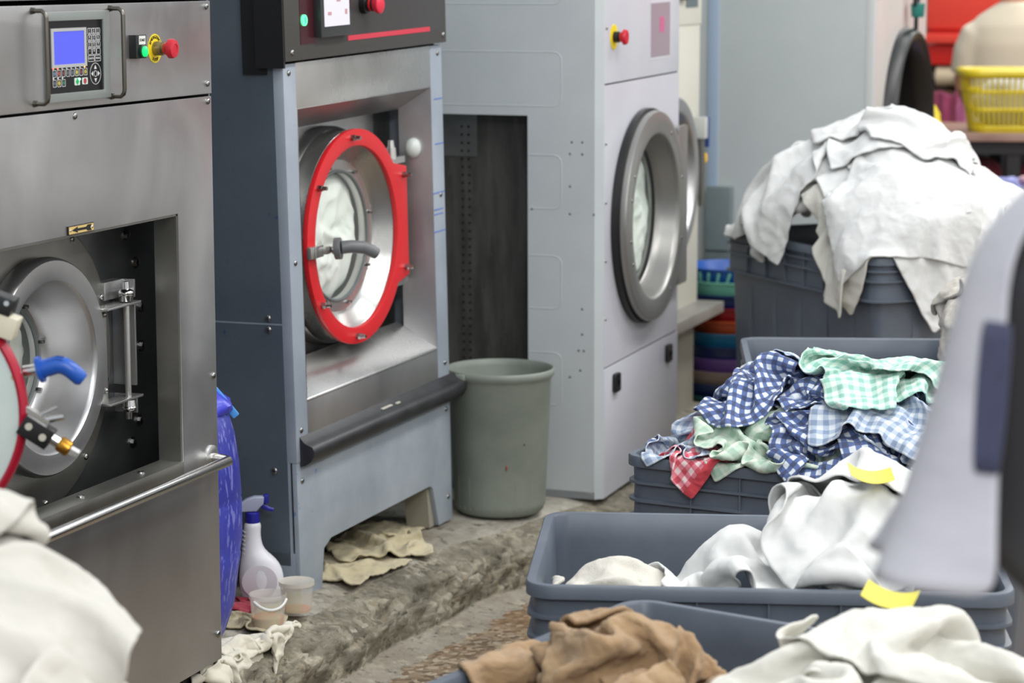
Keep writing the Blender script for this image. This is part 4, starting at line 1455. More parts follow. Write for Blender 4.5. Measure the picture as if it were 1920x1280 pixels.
# ------------------------------------------------------------------ stack of basins
bas = [((26, 84, 168), 'bright blue slotted basket, topmost of the basin stack'), ((122, 196, 172), 'mint green basin second from the top of the stack'),
       ((22, 44, 100), 'navy blue basin below the mint one'), ((150, 34, 44), 'dark red basin in the middle of the stack'),
       ((196, 84, 40), 'orange basin under the dark red one'), ((40, 120, 160), 'teal blue basin under the orange one'),
       ((24, 40, 92), 'deep navy basin between the teal blue and purple ones'), ((118, 84, 162), 'purple basin in the lower half of the stack'),
       ((150, 132, 122), 'tan basin below the purple one'), ((28, 48, 96), 'dark blue basin low in the stack'), ((34, 96, 92), 'dark green basin near the stack foot'),
       ((24, 54, 60), 'blackish green basin at the foot of the stack')]
for i, (c, lab) in enumerate(bas):
    z = 0.525 - 0.0435 * i
    t = thing('plastic_basin', lab, 'basin', (-2.09 + 0.006 * math.sin(i * 2.1), 7.92 + 0.005 * math.cos(i * 1.7), z - 0.001), (0, 0, i), 'coloured plastic basins stacked by the dryer')
    r = 0.155 + 0.004 * math.sin(i * 3.3)
    m = flat('basin_%d_%d_%d' % c, c, 0.35)
    MB().lathe([(0, 0.0), (r * 0.78, 0.0), (r * 0.82, 0.006), (r * 0.97, 0.072), (r * 1.02, 0.074), (r * 1.03, 0.08), (r * 0.98, 0.08), (r * 0.955, 0.074), (r * 0.80, 0.009), (0, 0.009)], None, 56, cap=False).build('bowl', m, t)
    if i == 0:
        s = MB()
        for k in range(26):
            a = 2 * PI * k / 26
            p = [Vector((r * f * math.cos(a + da), r * f * math.sin(a + da), z_)) for f, z_, da in ((0.865, 0.022, 0), (0.985, 0.066, 0.10))]
            s.tube(p, 0.0055, 6)
        s.build('slots', flat('slot_mint', (132, 206, 188), 0.4), t)

# ------------------------------------------------------------------ flatwork ironer at the end of the hall
t = thing('flatwork_ironer', 'red ironing machine with cream padded roller at the far end', 'ironing machine', (-2.30, 12.6, 0.0), (0, 0, R(0)))
RB = painted('ironer_red', (206, 30, 26), (224, 44, 36), 0.4, 2)
MB().box(0, 2.6, 0.0, 0.6, 1.29, 1.60).build('hood', flat('ironer_bright_red', (238, 74, 60), 0.4), t, bev=0.01)
MB().box(0, 2.6, 0.03, 0.6, 1.265, 1.29).build('hood_lip', RB, t)
MB().box(0, 2.6, -0.03, 0.55, 1.215, 1.265).build('beam', flat('ironer_bright_red', (238, 74, 60), 0.4), t, bev=0.006)
MB().box(0, 2.6, 0.01, 0.55, 1.105, 1.205).build('front_cover', RB, t, bev=0.004)
MB().box(0, 2.6, 0.1, 0.6, 0.55, 1.10).build('chassis', flat('ironer_dark', (44, 30, 28), 0.6), t)
MB().cyl((0.05, 0.06, 1.045), (2.58, 0.06, 1.045), 0.052, 0.052, 40).build('roller', fabric('roller_cloth', (206, 190, 158), (222, 208, 180)), t)
MB().cyl((-0.02, 0.06, 1.045), (0.05, 0.06, 1.045), 0.022, 0.03, 20).build('roller_axle', SCREW, t)
MB().box(0, 2.6, 0.02, 0.1, 0.87, 0.97).build('feed_board', flat('feed_brown', (112, 78, 58), 0.6), t)
for x in (0.0, 2.5):
    MB().box(x, x + 0.1, 0.05, 0.6, 0.0, 1.10).build('stand', flat('ironer_dark', (44, 30, 28), 0.6), t)

# pink sheet hanging over the ironer's feed board
def draped(name, mat, path_fn, nu, nv, label, cat, thick=0.004, group=None):
    vs, fs, uv = [], [], []
    for j in range(nv + 1):
        for i in range(nu + 1):
            vs.append(path_fn(i / nu, j / nv))
    for j in range(nv):
        for i in range(nu):
            a = j * (nu + 1) + i
            fs.append((a, a + 1, a + nu + 2, a + nu + 1))
    me = bpy.data.meshes.new(name)
    me.from_pydata([tuple(v) for v in vs], [], fs)
    u = me.uv_layers.new(name='UVMap')
    for p in me.polygons:
        p.use_smooth = True
        for li in p.loop_indices:
            vi = me.loops[li].vertex_index
            u.data[li].uv = ((vi % (nu + 1)) / nu * 0.5, (vi // (nu + 1)) / nv * 0.5)
    me.materials.append(mat)
    o = bpy.data.objects.new(name, me)
    COL.objects.link(o)
    sd = o.modifiers.new('thick', 'SOLIDIFY')
    sd.thickness = thick
    return tag(o, label, cat, group) if label else o


PINK = fabric('pink_cotton', (214, 112, 164), (226, 136, 182))
draped('pink_sheet', PINK, lambda u, v: (-2.15 + 0.265 * u + 0.03 * v, 12.585 + 0.05 * max(0, 1 - v * 6) - 0.02 * v + 0.016 * math.sin(u * 17 + v * 2), 1.105 - 0.37 * v + 0.02 * math.sin(u * 7)), 40, 20,
       'pink sheet hanging in front of the ironer roller', 'sheet')
draped('dark_pink_cloth', fabric('rose_cotton', (150, 56, 92), (170, 76, 112)), lambda u, v: (-2.25 + 0.16 * u, 12.60 + 0.012 * math.sin(u * 15), 0.96 - 0.24 * v + 0.01 * math.sin(u * 9)), 24, 14,
       'dark rose cloth hanging beside the pink sheet', 'cloth')

# yellow sack by the dryer
m = MB()
vs, fs = [], []
rings = ((0.0, 0.03), (0.02, 0.075), (0.12, 0.095), (0.26, 0.09), (0.36, 0.07), (0.43, 0.045), (0.46, 0.02), (0.5, 0.035), (0.515, 0.02))
for z, r in rings:
    for i in range(36):
        a = 2 * PI * i / 36
        rr = r * (1 + 0.12 * math.sin(a * 5 + z * 14) + 0.06 * math.sin(a * 11 + z * 30))
        vs.append((rr * math.cos(a), rr * 0.7 * math.sin(a), z))
for j in range(len(rings) - 1):
    for i in range(36):
        k = (i + 1) % 36
        fs.append((j * 36 + i, j * 36 + k, (j + 1) * 36 + k, (j + 1) * 36 + i))
fs.append(tuple(range(36))[::-1])
fs.append(tuple((len(rings) - 1) * 36 + i for i in range(36)))
m.add(vs, fs)
o = m.build('yellow_sack', painted('yellow_film', (214, 190, 22), (238, 220, 70), 0.35, 9), None, ang=70)
o.location = (-1.675, 9.236, 0.90)
o.scale = (0.66, 0.66, 0.42)
tag(o, 'small bright yellow plastic sack hanging beside the black hatch', 'sack')
# wooden work table
wt = thing('work_table', 'wood-topped table with dark legs holding the yellow basket', 'table', (-1.77, 10.1, 0.0), (0, 0, R(16)))
MB().box(0, 1.5, 0, 0.75, 0.885, 0.92).build('tabletop', painted('worn_wood', (146, 112, 98), (172, 140, 126), 0.45, 4, 0.0, (60, 60, 50), (1, 6, 1)), wt, bev=0.004)
MB().box(0.04, 1.46, 0.04, 0.7, 0.83, 0.885).build('apron', flat('iron_dark', (34, 32, 33), 0.5), wt)
for x in (0.10, 0.28, 1.38):
    for y in (0.05, 0.66):
        MB().box(x, x + 0.055, y, y + 0.05, 0.0, 0.83).build('leg', flat('iron_dark', (34, 32, 33), 0.5), wt)
MB().box(0.04, 1.46, 0.06, 0.68, 0.56, 0.58).build('shelf', flat('iron_dark', (34, 32, 33), 0.5), wt)
for k, (x, c) in enumerate(((0.20, (128, 30, 50)), (0.46, (186, 64, 96)), (0.74, (150, 40, 62)))):
    m = MB().sphere((0, 0, 0.11), 0.1, (1, 1.3, 1.1), 24, 14)
    o = m.build('laundry_bag', fabric('bag_cloth_%d' % k, c, tuple(min(255, q + 24) for q in c)), None)
    dm = o.modifiers.new('lumps', 'DISPLACE')
    tx = bpy.data.textures.new('lumps_%d' % k, 'CLOUDS')
    tx.noise_scale = 0.07
    dm.texture = tx
    dm.strength = 0.04
    o.location = (-1.77 + x * math.cos(R(16)) - 0.3 * math.sin(R(16)), 10.1 + x * math.sin(R(16)) + 0.3 * math.cos(R(16)), 0.585)
    o.rotation_euler = (0, 0, R(16))
    tag(o, ('crimson laundry bag on the shelf of the wood table, nearest the yellow sack', 'pink-red laundry bag between the legs of the wood table', 'dark red laundry bag under the yellow basket, deepest in shade')[k], 'bag',
        'red laundry bags on the table shelf')


def yellow_basket():
    t = thing('laundry_basket', 'yellow slatted plastic laundry basket on the wood table', 'basket', (-1.53, 10.33, 0.92), (0, 0, R(16)))
    Y = painted('basket_yellow', (206, 182, 22), (222, 200, 48), 0.4, 6)
    L, D, H = 0.40, 0.30, 0.265

    def sect(f, z):
        return [(x, y, z) for x, y in rrect(-L / 2 * f, L / 2 * f, -D / 2 * f, D / 2 * f, 0.07 * f, 8)]
    b = MB()
    b.prism([(x, y) for x, y, z in sect(0.78, 0)], 0.0, 0.012)
    base = b.build('base', Y, t)
    r = MB()
    r.tube(sect(1.0, H - 0.02), [(0.018, 0.02)] * len(sect(1, 0)), 10, True)
    r.build('rim', Y, t)
    for f, z in ((0.80, 0.02), (0.855, 0.095), (0.92, 0.17)):
        MB().tube(sect(f, z), [(0.004, 0.009)] * len(sect(1, 0)), 8, True).build('band', Y, t)
    s = MB()
    P0, P1 = sect(0.79, 0.005), sect(0.985, H - 0.03)
    n = len(P0)
    tot = 0
    per = []
    for i in range(n):
        a, c = Vector(P1[i]), Vector(P1[(i + 1) % n])
        per.append((tot, i))
        tot += (c - a).length
    N = 52
    for k in range(N):
        dd = tot * k / N
        i = max(q for q, (l, _) in enumerate(per) if l <= dd)
        a, c = Vector(P1[i]), Vector(P1[(i + 1) % n])
        f = (dd - per[i][0]) / max((c - a).length, 1e-6)
        q0 = Vector(P0[i]).lerp(Vector(P0[(i + 1) % n]), f)
        q1 = a.lerp(c, f)
        s.tube([q0, q1], 0.0048, 6)
    s.build('slats', Y, t)
    w = MB().sphere((0, 0, 0.1), 0.15, (1.0, 0.72, 0.72), 24, 14).build('white_linen', fabric('basket_linen', (176, 172, 160), (206, 202, 192)), None)
    w.location = (-1.53, 10.33, 0.94)
    w.rotation_euler = (0, 0, R(16))
    d = w.modifiers.new('lumps', 'DISPLACE')
    tx = bpy.data.textures.new('linen_lumps', 'CLOUDS')
    tx.noise_scale = 0.06
    d.texture = tx
    d.strength = 0.05
    tag(w, 'pale linen bundle inside the yellow basket', 'linen')


yellow_basket()


# ------------------------------------------------------------------ people
def limb(m, pts, seg=20):
    """pts: (x, y, z, rx, ry)"""
    up = abs(pts[-1][2] - pts[0][2]) > abs(pts[-1][1] - pts[0][1])     # upright limbs: first radius is the width across
    m.tube([p[:3] for p in pts], [((p[4], p[3]) if up else (p[3], p[4])) if len(p) > 4 else (p[3], p[3]) for p in pts], seg)


def fuse(o, vox=0.012, it=6):
    r = o.modifiers.new('join', 'REMESH')
    r.mode = 'VOXEL'
    r.voxel_size = vox
    r.use_smooth_shade = True
    s = o.modifiers.new('soft', 'SMOOTH')
    s.iterations = it
    s.factor = 0.5
    return o


def hand(m, wrist, along, palm, side, L=0.18):
    """palm, four bent fingers and a thumb; along = finger direction, side = thumb side"""
    w, a, p, s = Vector(wrist), Vector(along).normalized(), Vector(palm).normalized(), Vector(side).normalized()
    m.tube([w - a * 0.02, w + a * L * 0.12, w + a * L * 0.3, w + a * L * 0.5], [(0.024, 0.019), (0.03, 0.017), (0.04, 0.016), (0.039, 0.012)], 14)
    for k, (off, ln) in enumerate(((0.028, 0.42), (0.0095, 0.47), (-0.0095, 0.44), (-0.027, 0.35))):
        b = w + a * L * 0.48 + s * off
        q1 = b + a * L * ln * 0.45 + p * 0.006
        q2 = q1 + (a * 0.8 + p * 0.6).normalized() * L * ln * 0.33
        q3 = q2 + (a * 0.45 + p * 0.9).normalized() * L * ln * 0.26
        m.tube([b, q1, q2, q3], [0.0092, 0.0088, 0.008, 0.0062], 10)
    b = w + a * L * 0.14 + s * 0.028
    q1 = b + (a * 0.7 + s * 0.7).normalized() * L * 0.22
    q2 = q1 + (a * 0.9 + s * 0.3 + p * 0.3).normalized() * L * 0.2
    m.tube([b, q1, q2], [0.013, 0.011, 0.008], 10)


def head(m, c, f, r=0.1):
    """skull, jaw, nose and ears; f = facing direction (horizontal)"""
    c, f = Vector(c), Vector(f).normalized()
    s = Vector((f.y, -f.x, 0))
    M = Matrix(((s.x, f.x, 0, c.x), (s.y, f.y, 0, c.y), (0, 0, 1, c.z), (0, 0, 0, 1)))
    m.sphere((0, -0.006, 0.03), r, (0.78, 0.96, 0.95), 28, 18, M)
    m.sphere((0, 0.018, -0.045), r * 0.72, (0.82, 0.95, 1.0), 24, 14, M)
    m.tube([M @ Vector((0, 0.09, 0.018)), M @ Vector((0, 0.108, -0.012)), M @ Vector((0, 0.098, -0.026))], [0.008, 0.014, 0.01], 10)
    m.sphere((0, 0.086, -0.058), 0.016, (1.5, 0.6, 0.6), 12, 8, M)
    for k in (-1, 1):
        m.sphere((k * 0.079, -0.004, -0.004), 0.028, (0.35, 0.7, 1.05), 14, 8, M)
    return M


SKIN = flat('skin', (184, 132, 104), 0.55)
HAIR = flat('black_hair', (22, 18, 18), 0.6)


def far_person():
    t = thing('person', 'person in a cream T-shirt seen from behind, standing at the ironer', 'person', (-1.66, 11.28, 0.0), (0, 0, R(18)))
    # faces +y (away); x to the right
    b = MB()
    limb(b, [(0, 0, 0.88, 0.15, 0.105), (0, 0, 1.0, 0.155, 0.105), (0, 0, 1.12, 0.145, 0.1), (0, -0.005, 1.26, 0.175, 0.105), (0, -0.01, 1.35, 0.18, 0.09), (0, 0, 1.41, 0.10, 0.07), (0, 0.005, 1.46, 0.055, 0.055), (0, 0.012, 1.52, 0.052, 0.052)], 26)
    for s in (-1, 1):
        limb(b, [(s * 0.14, 0, 1.33, 0.045), (s * 0.185, 0.0, 1.28, 0.046), (s * 0.21, 0.02, 1.17, 0.044), (s * 0.215, 0.05, 1.06, 0.04), (s * 0.17, 0.15, 0.99, 0.035), (s * 0.12, 0.26, 0.98, 0.026)])
        hand(b, (s * 0.12, 0.26, 0.98), (-s * 0.3, 1, 0.0), (0, 0, -1), (-s, 0.2, 0))
        limb(b, [(s * 0.08, 0, 0.9, 0.095), (s * 0.09, 0.0, 0.7, 0.08), (s * 0.095, 0.01, 0.48, 0.056), (s * 0.095, -0.01, 0.3, 0.054), (s * 0.095, -0.01, 0.09, 0.036), (s * 0.1, 0.02, 0.05, 0.04)])
        limb(b, [(s * 0.1, -0.05, 0.035, 0.035, 0.03), (s * 0.1, 0.04, 0.04, 0.042, 0.032), (s * 0.105, 0.15, 0.025, 0.04, 0.02)])
    hm = head(b, (0, 0.02, 1.62), (0, 1, -0.1))
    fuse(b.build('body', SKIN, t, merge=0))
    h = MB()
    h.sphere((0, -0.012, 0.042), 0.106, (0.82, 0.98, 0.95), 28, 18, hm)
    fuse(h.build('hair', HAIR, t))
    for s in (-1, 1):
        MB().sphere((s * 0.032, 0.082, 0.02), 0.012, (1, 0.6, 0.7), 12, 8, hm).build('eye', flat('eye_dark', (40, 30, 28), 0.3), t)
    s_ = MB()
    limb(s_, [(0, 0, 0.84, 0.19, 0.125), (0, 0, 1.0, 0.188, 0.122), (0, -0.002, 1.12, 0.2, 0.118), (0, -0.008, 1.26, 0.21, 0.118), (0, -0.012, 1.34, 0.20, 0.1), (0, -0.006, 1.385, 0.165, 0.085), (0, -0.002, 1.42, 0.11, 0.075), (0, 0.0, 1.445, 0.07, 0.065)], 28)
    for s in (-1, 1):
        limb(s_, [(s * 0.12, -0.005, 1.325, 0.06), (s * 0.178, 0, 1.295, 0.068), (s * 0.203, 0.01, 1.22, 0.07), (s * 0.21, 0.025, 1.12, 0.07)])
    fuse(s_.build('t_shirt', fabric('cream_jersey', (206, 194, 172), (218, 208, 188)), t, merge=0), 0.012, 8)
    p_ = MB()
    limb(p_, [(0, 0, 0.80, 0.155, 0.115), (0, 0, 0.95, 0.165, 0.118)], 26)
    for s in (-1, 1):
        limb(p_, [(s * 0.08, 0, 0.86, 0.105), (s * 0.092, 0.0, 0.7, 0.092), (s * 0.097, 0.01, 0.48, 0.072), (s * 0.097, -0.005, 0.1, 0.06)])
    fuse(p_.build('trousers', fabric('dark_trousers', (38, 40, 50), (50, 52, 62)), t, merge=0))
    return t


far_person()


def near_person():
    """worker close to the camera, cut off by the right edge of the photo: dark clothes under an open pale coat"""
    t = thing('person', 'worker at the right edge, very close, in dark clothes under an open pale grey coat', 'person', (-0.12, 2.236, 0.0), (0, 0, R(200)))
    b = MB()
    limb(b, [(0, 0, 0.88, 0.15, 0.11), (0, 0, 1.0, 0.15, 0.11), (0, 0, 1.12, 0.14, 0.105), (0, 0, 1.27, 0.155, 0.10), (0, 0, 1.36, 0.155, 0.08), (0, 0, 1.43, 0.1, 0.07), (0, 0.005, 1.5, 0.055, 0.055), (0, 0.012, 1.55, 0.053, 0.053)], 26)
    for s in (-1, 1):
        limb(b, [(s * 0.14, 0, 1.37, 0.045), (s * 0.17, 0.02, 1.30, 0.04), (s * 0.18, 0.03, 1.18, 0.036), (s * 0.17, 0.05, 1.1, 0.034), (s * 0.14, 0.17, 1.06, 0.033), (s * 0.08, 0.27, 1.07, 0.026)])
        hand(b, (s * 0.08, 0.27, 1.07), (-s * 0.5, 1, 0.1), (0, 0, -1), (-s, -0.2, 0.3))
        limb(b, [(s * 0.08, 0, 0.9, 0.095), (s * 0.09, s * 0.05, 0.7, 0.08), (s * 0.095, s * 0.1, 0.48, 0.056), (s * 0.095, s * 0.08, 0.3, 0.054), (s * 0.095, s * 0.1 - 0.02, 0.09, 0.036), (s * 0.1, s * 0.1, 0.05, 0.04)])
        limb(b, [(s * 0.1, s * 0.1 - 0.06, 0.035, 0.035, 0.03), (s * 0.1, s * 0.1 + 0.04, 0.04, 0.042, 0.032), (s * 0.105, s * 0.1 + 0.15, 0.025, 0.04, 0.02)])
    hm = head(b, (0, 0.03, 1.66), (0, 1, 0))
    fuse(b.build('body', SKIN, t, merge=0))
    fuse(MB().sphere((0, -0.012, 0.042), 0.106, (0.82, 0.98, 0.95), 28, 18, hm).build('hair', HAIR, t))
    for s in (-1, 1):
        MB().sphere((s * 0.032, 0.082, 0.02), 0.012, (1, 0.6, 0.7), 12, 8, hm).build('eye', flat('eye_dark', (40, 30, 28), 0.3), t)
    s_ = MB()
    limb(s_, [(0, 0, 0.86, 0.17, 0.125), (0, 0.004, 1.0, 0.168, 0.125), (0, 0.006, 1.12, 0.16, 0.122), (0, 0, 1.27, 0.18, 0.118), (0, 0, 1.36, 0.18, 0.1), (0, 0, 1.44, 0.11, 0.08), (0, 0.0, 1.47, 0.075, 0.068)], 28)
    for s in (-1, 1):
        limb(s_, [(s * 0.13, 0, 1.375, 0.066), (s * 0.182, 0.02, 1.31, 0.06), (s * 0.19, 0.03, 1.18, 0.054), (s * 0.18, 0.05, 1.1, 0.05), (s * 0.14, 0.17, 1.06, 0.044), (s * 0.095, 0.25, 1.068, 0.04)])
    fuse(s_.build('dark_shirt', fabric('dark_jersey', (22, 23, 28), (34, 35, 42)), t, merge=0), 0.012, 8)
    p_ = MB()
    limb(p_, [(0, 0, 0.80, 0.155, 0.118), (0, 0, 0.95, 0.16, 0.12)], 26)
    for s in (-1, 1):
        limb(p_, [(s * 0.08, 0, 0.86, 0.105), (s * 0.092, s * 0.05, 0.7, 0.092), (s * 0.097, s * 0.1, 0.48, 0.072), (s * 0.097, s * 0.1 - 0.02, 0.1, 0.06)])
    fuse(p_.build('trousers', fabric('black_trousers', (20, 21, 26), (32, 33, 40)), t, merge=0))
    return t


NP = near_person()


def near_coat():
    """open coat: runs round the back, its front edges hang free"""
    zs = [1.47, 1.42, 1.36, 1.29, 1.22, 1.16, 1.10, 1.055]
    n = 48

    def point(u, f, z, lift=0.0):
        rx, ry = 0.10 + 0.115 * min(f * 4, 1) + 0.105 * f ** 1.3, 0.085 + 0.05 * min(f * 3, 1) + 0.025 * f
        a0, a1 = 112, 372 + 34 * f
        a = R(a0 + (a1 - a0) * u)
        free = max(0, (u - 0.72) / 0.28) + max(0, (0.2 - u) / 0.2)
        k = 1 + 0.05 * f * math.sin(u * 34 + 1.2) * (0.5 + f) + lift
        x, y = rx * math.cos(a) * k, ry * math.sin(a) * k
        x += 0.03 * f * f * (u > 0.5) * free
        y += 0.05 * f * free
        return Vector((x, y, z - 0.02 * f * math.sin(u * 5)))

    def surf(name, u0, u1, cols, f1, mat, parent, lift=0.0, tip=False):
        vs, fs = [], []
        for j, z in enumerate(zs):
            f = j / (len(zs) - 1)
            if f > f1 or (tip and f < 0.4):
                continue
            for i in range(cols + 1):
                t = i / cols
                w = (1 - 0.55 * (f / f1) ** 2) if tip else 1
                vs.append(point(u0 + (u1 - u0) * (0.5 + (t - 0.5) * w), f, z, lift))
        rows = len(vs) // (cols + 1)
        for j in range(rows - 1):
            for i in range(cols):
                a = j * (cols + 1) + i
                fs.append((a, a + 1, a + cols + 2, a + cols + 1))
        me = bpy.data.meshes.new(name)
        me.from_pydata([tuple(v) for v in vs], [], fs)
        uv = me.uv_layers.new(name='UVMap')
        for p in me.polygons:
            p.use_smooth = True
            for li in p.loop_indices:
                vi = me.loops[li].vertex_index
                uv.data[li].uv = ((vi % (cols + 1)) / cols, (vi // (cols + 1)) / rows)
        me.materials.append(mat)
        o = bpy.data.objects.new(name, me)
        COL.objects.link(o)
        o.parent = parent
        s = o.modifiers.new('sub', 'SUBSURF')
        s.levels = s.render_levels = 2
        d = o.modifiers.new('thick', 'SOLIDIFY')
        d.thickness = 0.003
        return o
    c = surf('coat', 0.0, 1.0, n, 1.0, fabric('coat_grey', (156, 156, 166), (172, 172, 180), fuzz=0.1), NP)
    c['label'] = 'open pale grey coat with a flared hem'
    l = surf('coat_lining', 0.972, 1.015, 6, 0.72, fabric('lining_blue', (40, 43, 70), (50, 54, 84)), NP, 0.012, True)
    l['label'] = 'blue facing along the coat edge'


near_coat()


# ------------------------------------------------------------------ letting cloths fall and crumple
def rot2(a):
    c, s = math.cos(a), math.sin(a)
    return np.array([[c, -s], [s, c]])


class Bin:
    """upright crate walls seen by the falling cloths"""

    def __init__(s, corner, ang, L, D, H, w=0.026):
        s.c, s.R, s.L, s.D, s.H, s.w = np.array(corner[:2]), rot2(R(ang)), L, D, H, w

    def loc(s, p):
        return (p - s.c) @ s.R

    def wor(s, q):
        return np.asarray(q) @ s.R.T + s.c

    def push(s, x, r):
        q, z = s.loc(x[:, :2]), x[:, 2].copy()
        for ax, lo, hi in ((0, 0, s.w), (0, s.L - s.w, s.L), (1, 0, s.w), (1, s.D - s.w, s.D)):
            o = 1 - ax
            ext = s.D if ax == 0 else s.L
            a = q[:, ax]
            m = (a > lo - r) & (a < hi + r) & (q[:, o] > -r) & (q[:, o] < ext + r) & (z < s.H + r)
            if not m.any():
                continue
            pen = np.stack([(s.H + r - z[m]) * 0.7, a[m] - (lo - r), (hi + r) - a[m]])
            k = pen.argmin(0)
            zm, am = z[m], a[m].copy()
            zm[k == 0] = s.H + r
            am[k == 1] = lo - r
            am[k == 2] = hi + r
            z[m] = zm
            q[m, ax] = am
        x[:, :2] = s.wor(q)
        x[:, 2] = z


class Pile:
    def __init__(s, height, bins=()):
        s.h, s.bins, s.frozen = height, list(bins), np.zeros((0, 3))

    def top(s, xy, rad):
        z = float(s.h(np.array([[xy[0], xy[1], 0.0]]))[0])
        if len(s.frozen):
            m = ((s.frozen[:, :2] - np.array(xy)) ** 2).sum(1) < rad * rad
            if m.any():
                z = max(z, float(np.percentile(s.frozen[m, 2], 97)))
        return z


    def settle(s, pts, cell=0.02, deep=0.045):
        """keep only the points near the surface of the pile"""
        F = np.concatenate([s.frozen, pts])
        k = np.floor(F[:, :2] / cell).astype(int)
        k -= k.min(0)
        idx = k[:, 0] * (k[:, 1].max() + 1) + k[:, 1]
        top = np.full(idx.max() + 1, -9.0)
        np.maximum.at(top, idx, F[:, 2])
        s.frozen = F[F[:, 2] > top[idx] - deep]


def waves(seed):
    g = np.random.RandomState(seed)
    ks, ph = g.randn(10, 2), g.rand(10) * 6.28
    return lambda u, v, fr: sum(np.sin(fr * (k[0] * u + k[1] * v) + p) for k, p in zip(ks, ph)) / 3.2


